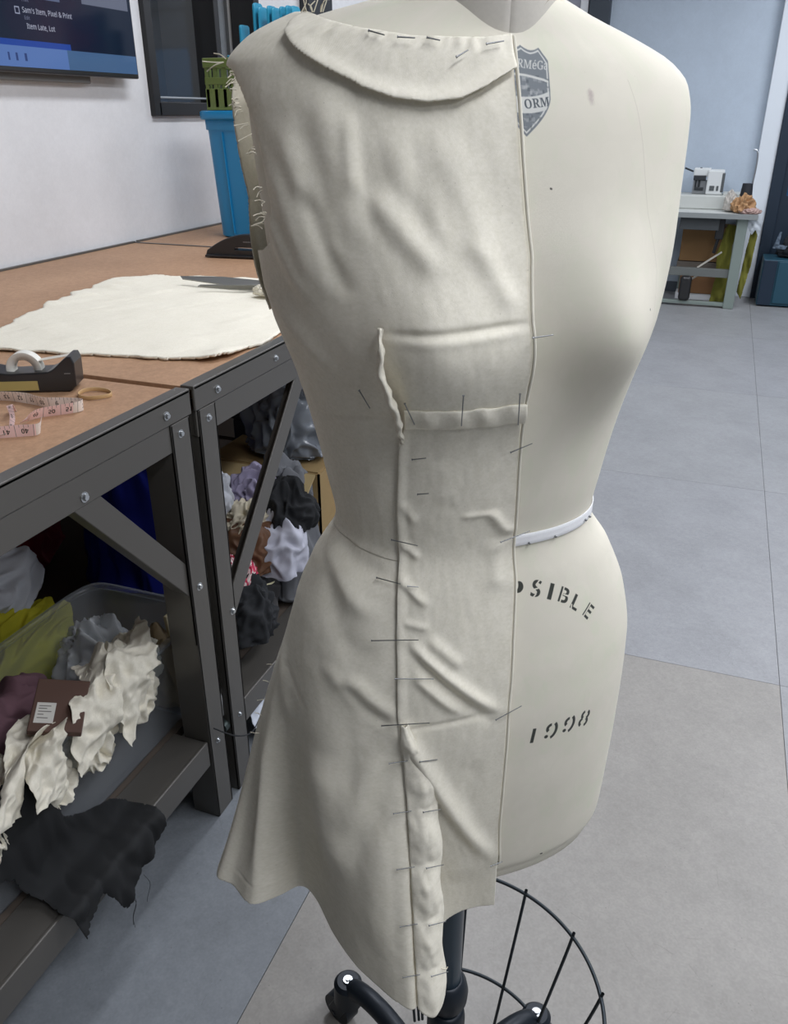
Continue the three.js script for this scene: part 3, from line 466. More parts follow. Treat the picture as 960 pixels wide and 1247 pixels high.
// ---------------------------------------------------------------- work tables
const TT = .925, XT = -.80; // top level, aisle edge
function boltAt(p, dir, parent, r = .006) { mesh('bolt', merge([cyl(p, p.clone().addScaledVector(dir, .002), r * 1.35, r * 1.35, 14), cyl(p.clone().addScaledVector(dir, .002), p.clone().addScaledVector(dir, .006), r, r * .8, 6)]), M.boltM, parent); }
function workTable(z0, z1, label, opt = {}) { // z0 near end (larger z), z1 far end
  const xw = XL + .012, zc = (z0 + z1) / 2;
  const t = thing('work_table', label, 'table', [XT - .6, 0, zc]);
  const L = g => g.translate(-(XT - .6), 0, -zc), P = (x, y, z) => V(x - (XT - .6), y, z - zc);
  mesh('tabletop', L(bx(xw + .004, TT - .03, z1 + .008, XT - .026, TT, z0 - .008, .001)), M.wood, t);
  // angle iron rim: lip on the top and face below, then a deeper apron
  const rim = [bx(XT - .027, TT - .004, z1 + .004, XT, TT + .0035, z0 - .004, .0015), bx(XT - .006, TT - .042, z1 + .004, XT, TT + .0035, z0 - .004, .0028)];
  if (opt.farLip) rim.push(bx(xw, TT - .03, z1 + .001, XT, TT + .003, z1 + .012, .001));
  mesh('rim', L(merge(rim)), M.frame, t);
  mesh('back_strip', L(bx(xw - .008, TT - .03, z1 + .004, xw + .004, TT + .006, z0 - .004, .001)), M.frame, t);
  mesh('apron', L(merge([bx(XT - .05, TT - .09, z1 + .01, XT - .0065, TT - .0445, z0 - .01, .002), bx(XT - .012, TT - .092, z1 + .009, XT - .0035, TT - .0425, z0 - .009, .0025)])), M.frame, t);
  mesh('end_apron', L(bx(xw, TT - .09, z1 + .012, XT - .052, TT - .032, z1 + .045, .002)), M.frame, t);
  mesh('end_apron', L(bx(xw, TT - .09, z0 - .045, XT - .052, TT - .032, z0 - .012, .002)), M.frame, t);
  const legs = [[XT - .0006, z1 + .012, 1, 1], [XT - .0006, z0 - .012, 1, -1], [xw + .03, z1 + .012, -1, 1], [xw + .03, z0 - .012, -1, -1]];
  for (const [x, z, fx, fz] of legs) { // channel-section posts
    const a = fx > 0 ? x - .062 : x, b = fx > 0 ? x : x + .062, c = fz > 0 ? z : z - .056, d = fz > 0 ? z + .056 : z;
    mesh('leg', L(merge([bx(fx > 0 ? b - .006 : a, 0, c, fx > 0 ? b : a + .006, TT - .043, d, .0015), bx(a, 0, d - .006, b, TT - .043, d, .0015), bx(a, 0, c, b, TT - .043, c + .006, .0015)])), M.frame, t);
  }
  // lower shelf with deep rails
  mesh('shelf_rail', L(merge([bx(XT - .085, .165, z1 + .07, XT - .006, .205, z0 - .07, .002), bx(XT - .012, .145, z1 + .07, XT - .004, .207, z0 - .07, .003)])), M.frame, t);
  mesh('shelf_rail', L(bx(xw + .03, .165, z1 + .07, xw + .09, .205, z0 - .07, .002)), M.frame, t);
  mesh('shelf_board', L(bx(xw + .09, .178, z1 + .012, XT - .086, .2, z0 - .012, .001)), std({ color: 0x5b5148, roughness: .8 }), t);
  // diagonal braces
  for (const [za, zb, f] of [[z1 + .30, z1 + .035, 1], [z0 - .44, z0 - .05, -1]]) if (Math.abs(za - zc) < Math.abs(z0 - z1)) {
    const hA = .855, hB = f > 0 ? .545 : .43;
    mesh('brace', L(merge([beam(V(XT - .008, hA, za), V(XT - .008, hB, zb), .005, .045), beam(V(XT - .026, hA - .026, za), V(XT - .026, hB - .026, zb), .034, .005)])), M.frame, t);
    boltAt(P(XT - .004, hA - .008, za - f * .012), V(1, 0, 0), t); boltAt(P(XT - .002, hB + .012, zb + f * .006), V(1, 0, 0), t);
  }
  for (const f of [1, -1]) { const z = f > 0 ? z1 + .042 : z0 - .042; boltAt(P(XT, TT - .022, z + f * .035), V(1, 0, 0), t, .0055); boltAt(P(XT - .002, TT - .065, z), V(1, 0, 0), t, .0055); boltAt(P(XT - .002, .19, z), V(1, 0, 0), t, .0045); }
  boltAt(P(XT, TT - .022, z0 - .30), V(1, 0, 0), t, .005);
  mesh('brace', L(beam(V(xw + .05, .855, z0 - .44), V(xw + .05, .43, z0 - .05), .005, .04)), M.frame, t);
  return t;
}
const tableA = workTable(1.25, -1.148, 'dark steel work table with brown top holding tape dispenser and measuring tape');
const tableB = workTable(-1.152, -2.612, 'dark steel work table with brown top holding spread muslin and shears', { farLip: true });
const tableC = workTable(-2.622, -4.02, 'brown-topped steel work table carrying the blue bin below the dark window');
// hook and foot on the post of the second table
{
  const h = thing('wire_hook', 'small bright metal hook hanging on the dark table leg', 'hook', [XT - .031, .225, -1.166]);
  mesh('hook', tube([V(0, .03, .006), V(.006, .04, .006), V(.011, .034, .006), V(.011, 0, .006), V(.011, -.018, .006)], .003, 30, 8), std({ color: 0xd7d9da, roughness: .35, metalness: .6 }), h);
  mesh('knob', cyl(V(.012, -.045, .002), V(.012, -.045, .016), .0135, .012, 20), std({ color: 0x4c5755, roughness: .35, metalness: .5 }), h);
}
// ---------------------------------------------------------------- things on the tables
{ // muslin length
  const poly = [[-1.30, -1.228], [-1.10, -1.262], [-.95, -1.290], [-.86, -1.312], [-.838, -1.34], [-.832, -1.45], [-.836, -1.57], [-.845, -1.72], [-.87, -1.86], [-.95, -1.99], [-1.06, -2.08], [-1.178, -2.094], [-1.27, -2.075], [-1.373, -2.066], [-1.46, -2.03], [-1.545, -2.00], [-1.575, -1.96], [-1.560, -1.90], [-1.565, -1.86], [-1.530, -1.80], [-1.538, -1.74], [-1.510, -1.69], [-1.500, -1.60], [-1.468, -1.53], [-1.462, -1.47], [-1.425, -1.38], [-1.400, -1.30], [-1.375, -1.235]];
  const lift2 = (x, z) => .006 + .0035 * Math.max(0, noise3(x * 5, z * 5, 1)) + .002 * Math.abs(noise3(x * 11 + z * 4, z * 3, 4)) + .008 * gauss(x + 1.50, .05) * (.5 + .5 * noise3(z * 14, x * 4, 2)) + .010 * gauss(x + .86, .03) * gauss(z + 1.34, .06);
  const g = polySheet(poly, .006, (x, z) => V(x + .006 * noise3(z * 20, x * 20, 9), TT + lift2(x, z), z + .005 * noise3(x * 18, z * 18, 5)), .005);
  tag(mesh('muslin_length', g, M.muslin, null), 'creased off-white muslin length spread flat on the brown tabletop', 'fabric');
}
{ // tape dispenser: long side towards +x end
  const t = thing('tape_dispenser', 'black tape dispenser with white roll and yellow label on the near table', 'tape dispenser', [-1.052, TT, -1.062], 25 * D2R);
  const s = new THREE.Shape(); s.moveTo(-.085, 0); s.lineTo(.062, 0); s.lineTo(.072, .008); s.lineTo(.074, .046); s.lineTo(.071, .0545); s.lineTo(.066, .0545); s.bezierCurveTo(.052, .046, .046, .034, .03, .0295); s.lineTo(-.03, .0275); s.bezierCurveTo(-.05, .028, -.06, .034, -.075, .036); s.lineTo(-.085, .03); s.closePath();
  const b = new THREE.ExtrudeGeometry(s, { depth: .044, bevelEnabled: true, bevelThickness: .003, bevelSize: .0025, bevelSegments: 3, curveSegments: 14 }); b.translate(0, .003, -.022);
  mesh('body', b, M.plasticBlack, t);
  const roll = lathe([[.0165, -.0095], [.0285, -.0095], [.0292, -.009], [.0292, .009], [.0285, .0095], [.0165, .0095], [.0165, -.0095]], 48); roll.rotateX(Math.PI / 2); roll.translate(-.012, .036, 0);
  mesh('tape_roll', roll, phys({ color: 0xe8e6dc, roughness: .45 }), t);
  mesh('tape_strip', beam(V(.013, .050, 0), V(.069, .0585, 0), .018, .0006, 0), phys({ color: 0xe9e4d6, roughness: .35, transmission: .3, thickness: 0 }), t);
  mesh('cutter', bx(.066, .0555, -.012, .0735, .0585, .012, .0008), M.steel, t);
  mesh('label', bx(-.07, .0045, .0247, .012, .0205, .0255), std({ color: 0xb9a868, roughness: .6 }), t);
  mesh('side_mark', bx(.058, .0315, .0247, .068, .0328, .0254), std({ color: 0x8a8a88, roughness: .5 }), t);
}
{ // rubber band
  const pos = []; for (let i = 0; i < 36; i++) { const a = i / 36 * 6.28318; pos.push([.0285 * Math.cos(a) * (1 + .05 * Math.sin(3 * a)), .0175 * Math.sin(a)]); }
  const g = gridShell(72, 2, (u, v) => { const a = u * 6.28318, r = 1 + .04 * Math.sin(3 * a) + .03 * Math.sin(2 * a + 1); return [-.931 + Math.cos(.45) * .0285 * r * Math.cos(a) + Math.sin(.45) * .0215 * Math.sin(a), TT + .0005 + v * .0065 + .001 * Math.sin(2 * a), -1.064 - Math.sin(.45) * .0285 * r * Math.cos(a) * .6 + .0215 * Math.sin(a), u, v]; }, .0012);
  tag(mesh('rubber_band', g, phys({ color: 0xcaa878, roughness: .55 }), null), 'tan rubber band lying open on the brown tabletop', 'rubber band');
}
{ // measuring tape: one loose ribbon in loops
  const c = document.createElement('canvas'); c.width = 2048; c.height = 64; const x = c.getContext('2d');
  x.fillStyle = '#efe3d8'; x.fillRect(0, 0, 2048, 64); x.fillStyle = '#f2cfc9'; x.fillRect(900, 0, 1148, 64);
  x.fillStyle = '#3b3630'; x.font = 'bold 36px sans-serif'; x.textAlign = 'center'; x.textBaseline = 'middle';
  const nums = ['15', '14', '13', '12', '11', '10', '9', '8', '7', '51', '50', '49', '48', '47', '46', '45', '44', '43', '42', '41', '40'];
  nums.forEach((n, i) => { const X = 50 + i * 97; x.save(); x.translate(X, 34); x.rotate(Math.PI); x.fillText(n, 0, 0); x.restore(); x.fillRect(X + 46, 0, 2, 64); for (let k = 1; k < 4; k++) x.fillRect(X + 46 + k * 24, 0, 1.6, k === 2 ? 24 : 14); });
  const tx = new THREE.CanvasTexture(c); tx.colorSpace = THREE.SRGBColorSpace; tx.wrapS = THREE.RepeatWrapping;
  const m = phys({ map: tx, roughness: .5, side: THREE.DoubleSide });
  const t = thing('measuring_tape', 'pink and white measuring tape tangled in loops on the table edge', 'measuring tape', [0, 0, 0]);
  const y = TT + .009;
  const seg = (pts, ac, n, off, sc) => { const g = ribbon(pts, ac, .018, .0006, n, 0, 2); const u = g.attributes.uv; for (let i = 0; i < u.count; i++) u.setXY(i, off + u.getX(i) * sc, u.getY(i) / .018); return mesh('ribbon', g, m, t); };
  const up = [0, 1, 0];
  seg([[-1.10, y, -.955], [-1.06, y, -.985], [-1.01, y, -.992], [-.965, y, -.985], [-.93, y, -.995], [-.902, y, -.999], [-.897, y + .001, -.985], [-.915, y, -.965], [-.935, y, -.940], [-.935, y + .001, -.915], [-.925, y + .003, -.895]], [up, [0, 1, .35], [.1, 1, .3], up, [0, 1, .2], up, up, [.2, 1, 0], [.3, 1, .1], [.6, 1, 0], [1, .5, 0]], 120, 0, 1.85);
  seg([[-1.06, y + .004, -.93], [-1.02, y + .006, -.915], [-.985, y + .004, -.89], [-.96, y - .002, -.862], [-.93, y + .001, -.845]], [[.2, 1, .4], [0, .7, .8], [.3, .5, .8], [.6, .3, .5], [.5, .6, .4]], 60, .46, 1.85);
  seg([[-1.04, y + .002, -.845], [-.99, y + .002, -.842], [-.945, y, -.845], [-.905, y, -.868], [-.885, y + .001, -.882], [-.892, y + .006, -.895]], [up, up, [0, 1, -.1], up, up, [.4, 1, 0]], 60, .7, 1.85);
  seg([[-.992, TT + .002, -.945], [-.980, TT + .020, -.928], [-.955, TT + .012, -.905], [-.940, TT + .004, -.885]], [[1, .2, .3], [.9, .3, .2], [1, 0, .4], [1, 0, .5]], 40, .43, 1.85);
  seg([[-1.05, TT + .0045, -.805], [-.985, TT + .0035, -.825], [-.93, TT + .004, -.86], [-.905, TT + .006, -.89]], [[.3, .1, 1], [.3, .1, 1], [.5, .2, 1], [.7, .4, .8]], 50, .8, 1.85);
  mesh('end_clip', bx(-.976, TT + .0005, -.842, -.962, TT + .0195, -.839, .0006), std({ color: 0x3a322c, roughness: .5, metalness: .3 }), t);
}
{ // shears with one blade lifted, grip wrapped in cloth
  const t = thing('fabric_shears', 'open steel fabric shears with dark grip lying on the muslin', 'shears', [-1.075, TT + .012, -1.935]);
  const blade = (L, w) => { const s = new THREE.Shape(); s.moveTo(0, -w * .5); s.lineTo(L * .55, -w * .36); s.lineTo(L, w * .18); s.lineTo(L * .96, w * .42); s.lineTo(L * .3, w * .5); s.lineTo(0, w * .5); s.closePath(); const g = new THREE.ExtrudeGeometry(s, { depth: .003, bevelEnabled: true, bevelThickness: .0006, bevelSize: .0006, bevelSegments: 1 }); g.rotateX(-Math.PI / 2); return g; };
  const m = std({ color: 0x9a9a96, roughness: .36, metalness: .85 });
  const a = blade(.27, .034); a.rotateZ(.055); a.rotateX(-.5); a.rotateY(Math.PI - .02); a.translate(.01, .006, .0);
  const b = blade(.175, .018); b.rotateX(.9); b.rotateY(Math.PI + .36); b.translate(0, .006, .012);
  mesh('blade', a, m, t); mesh('blade', b, m, t);
  mesh('pivot_screw', cyl(V(.012, .008, .006), V(.012, .0165, .006), .007, .006, 16), M.boltM, t);
  mesh('handle', merge([tube([V(.01, .01, .01), V(.05, .014, .04), V(.10, .015, .07), V(.145, .014, .06), V(.15, .012, .03), V(.11, .012, .015), V(.05, .012, .01)], .0065, 50, 10), tube([V(.01, .01, .012), V(.035, .02, .055), V(.07, .02, .10), V(.11, .016, .12), V(.13, .014, .1), V(.10, .014, .07), V(.05, .014, .03)], .0065, 50, 10)]), std({ color: 0x35322d, roughness: .55 }), t);
  const c = crumple(.03, .02, .022, 4.2, .35, 2.2, 14); c.translate(-1.045, TT + .012, -1.86);
  tag(mesh('muslin_snip', c, M.muslin, null), 'small crumpled muslin snip beside the shears grip', 'fabric');
}
{ // black arched hand tool with a slot
  const t = thing('arched_hand_tool', 'black arched tool with a long slot grip near the blue bin', 'hand tool', [-1.41, TT + .0035, -2.44], 6 * D2R);
  const s = new THREE.Shape(); s.moveTo(-.152, 0); s.lineTo(.152, 0); s.lineTo(.146, .014); s.bezierCurveTo(.10, .045, .06, .064, 0, .066); s.bezierCurveTo(-.06, .064, -.10, .045, -.146, .014); s.closePath();
  const h = new THREE.Path(); h.moveTo(-.052, .017); h.lineTo(.052, .017); h.lineTo(.05, .03); h.lineTo(-.05, .03); h.closePath(); s.holes.push(h);
  const g = new THREE.ExtrudeGeometry(s, { depth: .022, bevelEnabled: true, bevelThickness: .004, bevelSize: .003, bevelSegments: 3, curveSegments: 20 }); g.translate(0, .003, -.011);
  mesh('body', g, M.plasticBlack, t); mesh('sole', bx(-.15, 0, -.03, .15, .006, .03, .002), M.plasticBlack, t);
  mesh('badge', bx(-.018, .047, .0152, .022, .0495, .0158), std({ color: 0x777777, roughness: .4 }), t);
}
{ // blue bin, green crate, teal crate in one stack
  const t = thing('blue_bin', 'tall blue plastic bin with a rolled rim on the far work table', 'bin', [-1.625, TT + .001, -2.95]);
  const sq = (w, d, r, y, n = 48) => { const l = []; for (let i = 0; i < n; i++) { const a = i / n * 6.28318, c = Math.cos(a), s = Math.sin(a), e = .32; l.push(V(w * spow(c, e), y, d * spow(s, e))); } return l; };
  const loft = (rows) => { const n = rows[0].length, pos = [], idx = [], uv = []; rows.forEach((r, j) => r.concat([r[0]]).forEach((p, i) => { pos.push(p.x, p.y, p.z); uv.push(i / n, p.y); })); for (let j = 0; j < rows.length - 1; j++) for (let i = 0; i < n; i++) { const a = j * (n + 1) + i, b = a + 1, c = a + n + 1, d = c + 1; idx.push(a, d, b, a, c, d); } const g = new THREE.BufferGeometry(); g.setAttribute('position', new THREE.Float32BufferAttribute(pos, 3)); g.setAttribute('uv', new THREE.Float32BufferAttribute(uv, 2)); g.setIndex(idx); g.computeVertexNormals(); return g; };
  const blue = phys({ color: 0x1583b8, roughness: .36, clearcoat: .2, clearcoatRoughness: .4, side: THREE.DoubleSide });
  mesh('body', loft([sq(.005, .005, 0, .001), sq(.145, .1, 0, .001), sq(.152, .106, 0, .006), sq(.17, .122, 0, .37), sq(.176, .128, 0, .372), sq(.177, .129, 0, .405), sq(.167, .12, 0, .405), sq(.148, .1, 0, .01), sq(.005, .005, 0, .01)]), blue, t);
  mesh('rim', loft([sq(.178, .13, 0, .405), sq(.188, .14, 0, .405), sq(.19, .142, 0, .411), sq(.19, .142, 0, .43), sq(.184, .136, 0, .434), sq(.168, .12, 0, .434), sq(.167, .119, 0, .405)]), blue, t);
  const rib = []; for (const x of [-.09, 0, .09]) rib.push(beam(V(x * .88, .015, .1075), V(x, .365, .123), .012, .004)); mesh('ribs', merge(rib), blue, t);
  // crates: four slotted walls
  const crate = (name, label, col, pos, w, d, h, slatsN, sh) => {
    const g = thing(name, label, 'crate', pos); const m = phys({ color: col, roughness: .42, clearcoat: .15 });
    mesh('base', bx(-w / 2, 0, -d / 2, w / 2, .006, d / 2, .002), m, g);
    mesh('top_band', merge([bx(-w / 2, h - .03, d / 2 - .006, w / 2, h, d / 2 + .004, .003), bx(-w / 2, h - .03, -d / 2 - .004, w / 2, h, -d / 2 + .006, .003), bx(-w / 2 - .004, h - .03, -d / 2, -w / 2 + .006, h, d / 2, .003), bx(w / 2 - .006, h - .03, -d / 2, w / 2 + .004, h, d / 2, .003)]), m, g);
    mesh('middle_band', merge([bx(-w / 2, h * .5, d / 2 - .005, w / 2, h * .5 + .022, d / 2, .002), bx(-w / 2, h * .5, -d / 2, w / 2, h * .5 + .022, -d / 2 + .005, .002), bx(-w / 2, h * .5, -d / 2, -w / 2 + .005, h * .5 + .022, d / 2, .002), bx(w / 2 - .005, h * .5, -d / 2, w / 2, h * .5 + .022, d / 2, .002)]), m, g);
    mesh('lower_wall', merge([bx(-w / 2 + .002, .004, d / 2 - .005, w / 2 - .002, h * .42, d / 2 - .001, .002), bx(-w / 2 + .002, .004, -d / 2 + .001, w / 2 - .002, h * .42, -d / 2 + .005, .002), bx(-w / 2 + .001, .004, -d / 2, -w / 2 + .005, h * .42, d / 2, .002), bx(w / 2 - .005, .004, -d / 2, w / 2 - .001, h * .42, d / 2, .002)]), m, g);
    for (let i = 0; i <= slatsN; i++) { const x = lerp(-w / 2 + .01, w / 2 - .01, i / slatsN), z = lerp(-d / 2 + .01, d / 2 - .01, i / slatsN); for (const f of [-1, 1]) { mesh('slat', bx(x - sh, .01, f * (d / 2 - .003) - .002, x + sh, h - .02, f * (d / 2 - .003) + .002), m, g); mesh('slat', bx(f * (w / 2 - .003) - .002, .01, z - sh, f * (w / 2 - .003) + .002, h - .02, z + sh), m, g); } }
    return g;
  };
  crate('green_crate', 'olive green slotted plastic crate stacked on the blue bin', 0x66763a, [-1.60, TT + .436, -2.95], .33, .26, .163, 9, .006);
  // teal divider rack of upright fins
  const r = thing('teal_rack', 'teal plastic rack of upright rounded fins on the green crate', 'rack', [-1.56, TT + .600, -2.95]);
  const teal = phys({ color: 0x2c8fae, roughness: .35, clearcoat: .2 });
  mesh('base', bx(-.125, 0, -.1, .125, .008, .1, .003), teal, r);
  for (const [x, h, tk] of [[-.108, .098, .006], [-.050, .162, .006], [-.030, .150, .004], [.004, .152, .005], [.022, .146, .004], [.052, .148, .005], [.075, .150, .005], [.096, .148, .005]]) {
    const s = new THREE.Shape(); s.moveTo(-.03, 0); s.lineTo(.03, 0); s.lineTo(.03, h * .9); s.quadraticCurveTo(.03, h, .015, h); s.lineTo(-.015, h); s.quadraticCurveTo(-.03, h, -.03, h * .9); s.closePath();
    const g = new THREE.ExtrudeGeometry(s, { depth: tk, bevelEnabled: true, bevelThickness: .001, bevelSize: .001, bevelSegments: 1 }); g.rotateY(Math.PI / 2); g.translate(x, .006, 0); mesh('fin', g, teal, r);
  }
}
{ // television on the wall
  const t = thing('television', 'wall-mounted television with a dark desktop picture and light blue bar', 'television', [XL, 1.457, -2.17]);
  const W = 1.03, H = .59;
  mesh('case', bx(.03, 0, -.515, .062, H, .515, .005), M.plasticBlack, t);
  const c = document.createElement('canvas'); c.width = 1024; c.height = 576; const x = c.getContext('2d');
  x.fillStyle = '#1a2236'; x.fillRect(0, 0, 1024, 576);
  for (let k = 0; k < 400; k++) { const X = rnd() * 1024, Y = rnd() * 520; x.fillStyle = X > 520 && X < 800 ? 'rgba(60,30,52,.05)' : X >= 800 ? 'rgba(16,34,44,.06)' : 'rgba(24,36,66,.05)'; x.beginPath(); x.ellipse(X, Y, 90, 60, 0, 0, 7); x.fill(); }
  x.fillStyle = 'rgba(44,84,190,.8)'; x.fillRect(300, 506, 400, 20); x.fillStyle = '#5f7fbe'; x.fillRect(0, 522, 1024, 54); x.fillStyle = '#4d6c96'; x.fillRect(680, 522, 344, 54);
  x.fillStyle = '#5f6a88'; x.fillRect(600, 372, 80, 24); x.fillStyle = '#6d7387'; x.fillRect(780, 330, 230, 60);
  x.fillStyle = '#c6cbdd'; x.font = '19px sans-serif'; x.fillText("Sam's Item, Pixel & Print", 516, 436); x.fillText('Item Late, Lot', 524, 476); x.fillStyle = '#8a90a8'; x.font = '13px sans-serif'; x.fillText('Edit', 520, 453); x.fillText('Print', 520, 408); x.strokeStyle = '#a9b0c8'; x.lineWidth = 3; x.strokeRect(488, 424, 16, 16);
  x.fillStyle = '#34487e'; for (const [X, w] of [[470, 10], [500, 12], [535, 14]]) x.fillRect(X - 40, 540, w * .7, 20);
  const tx = new THREE.CanvasTexture(c); tx.colorSpace = THREE.SRGBColorSpace;
  const g = new THREE.PlaneGeometry(W - .014, H - .022); g.rotateY(Math.PI / 2); g.translate(.0628, H / 2 + .003, 0);
  mesh('screen', g, phys({ color: 0x000000, emissive: 0xffffff, emissiveMap: tx, emissiveIntensity: .75, roughness: .15 }), t);
  mesh('wall_mount', bx(0, .18, -.15, .03, .42, .15), M.black, t);
  mesh('speaker_bar', bx(.004, -.02, -.3, .03, .03, .22, .004), std({ color: 0x6f6f6d, roughness: .6 }), t);
}
// ---------------------------------------------------------------- storage under the tables
const cloth = (o) => phys({ roughness: .88, sheen: .2, sheenRoughness: .6, bumpMap: rep(weaveTex, 18), bumpScale: .0003, side: THREE.DoubleSide, ...o });
function clearBin(name, label, x0, x1, z0, z1, y0, y1, m) {
  const cx = (x0 + x1) / 2, cz = (z0 + z1) / 2, t = thing(name, label, 'bin', [cx, y0, cz]); const w = (x1 - x0) / 2, d = (z1 - z0) / 2, h = y1 - y0, e = .93;
  const rect = (k, y, o = 0) => { const l = []; for (let i = 0; i < 64; i++) { const a = (i + .5) / 64 * 6.28318; l.push([(w * k + o) * spow(Math.cos(a), .22), y, (d * k + o) * spow(Math.sin(a), .22)]); } return l; };
  const loft = rows => { const n = 64, pos = [], idx = []; rows.forEach(r => r.concat([r[0]]).forEach(p => pos.push(...p))); for (let j = 0; j < rows.length - 1; j++) for (let i = 0; i < n; i++) { const a = j * (n + 1) + i, b = a + 1, c = a + n + 1, dd = c + 1; idx.push(a, dd, b, a, c, dd); } const g = new THREE.BufferGeometry(); g.setAttribute('position', new THREE.Float32BufferAttribute(pos, 3)); g.setAttribute('uv', new THREE.Float32BufferAttribute(new Float32Array(pos.length / 3 * 2), 2)); g.setIndex(idx); g.computeVertexNormals(); return g; };
  mesh('walls', loft([rect(.01, 0), rect(e, 0), rect(e + .01, .006), rect(1, h - .012)]), m, t);
  mesh('rim', loft([rect(1, h - .014, 0), rect(1, h - .012, .008), rect(1, h - .002, .009), rect(1, h, .006), rect(1, h, -.001)]), m, t);
  return t;
}
const clear = phys({ color: 0xe8edf2, transmission: .86, thickness: 0, roughness: .22, ior: 1.45, side: THREE.DoubleSide });
clearBin('clear_bin', 'clear plastic bin of mauve and muslin scraps under the near table', -1.18, -.89, -1.235, -.52, .201, .42, clear);
function heap(name, label, geo, mat, pos, turn = 0, cat = 'fabric') { const m = mesh(name, geo, mat, null); m.position.set(...pos); m.rotation.y = turn; return tag(m, label, cat); }
const mauve = cloth({ color: 0x6d4f58 }), yellow = cloth({ color: 0xc4bc2c }), red = cloth({ color: 0x8e1024 }), whiteC = cloth({ color: 0xc9ccd2 }), blackC = cloth({ color: 0x0e1012, roughness: .8 }), creamC = cloth({ color: 0xd6cdb6 });
heap('mauve_cloth', 'dull mauve cloth bundle inside the clear bin', crumple(.095, .165, .16, 1.3, .2, 1.2), mauve, [-1.06, .21, -.83], .1);
heap('yellow_cloth', 'yellow cloth bundle behind the clear bin', crumple(.075, .15, .19, 2.7, .26, 1.5), yellow, [-1.27, .201, -1.08], .1);
heap('black_cloth', 'black cloth bundle below the white wrapping sheets', crumple(.16, .18, .24, 5.1, .22, 1.2), blackC, [-1.50, .201, -1.02], 0);
heap('white_wrapping', 'crumpled white wrapping sheet lying over black cloth under the table', crumple(.12, .095, .2, 7.7, .22, 1.5), whiteC, [-1.39, .362, -1.10], .3);
heap('red_cloth', 'dark red folded cloth behind the white wrapping sheet', crumple(.10, .17, .24, 3.4, .16, 1.0), red, [-1.68, .201, -1.43], .1);
heap('blue_cloth', 'deep blue cloth bundle in the dark below the tables', crumple(.16, .40, .20, 8.8, .22, 1.1), cloth({ color: 0x0e1f8c }), [-1.31, .201, -1.62], .5);
heap('white_plastic_bag', 'translucent white plastic bag in the far end of the clear bin', crumple(.09, .16, .10, 9.4, .3, 1.8), phys({ color: 0xdfe3e6, roughness: .3, transmission: .45, thickness: 0, side: THREE.DoubleSide }), [-1.06, .21, -1.10], 0, 'bag');
heap('brown_cardboard_scrap', 'brown scrap pressed against the far end of the clear bin', crumple(.06, .13, .05, 3.9, .2, 1.4), cloth({ color: 0x7b6a4e }), [-.955, .21, -1.165], 0);
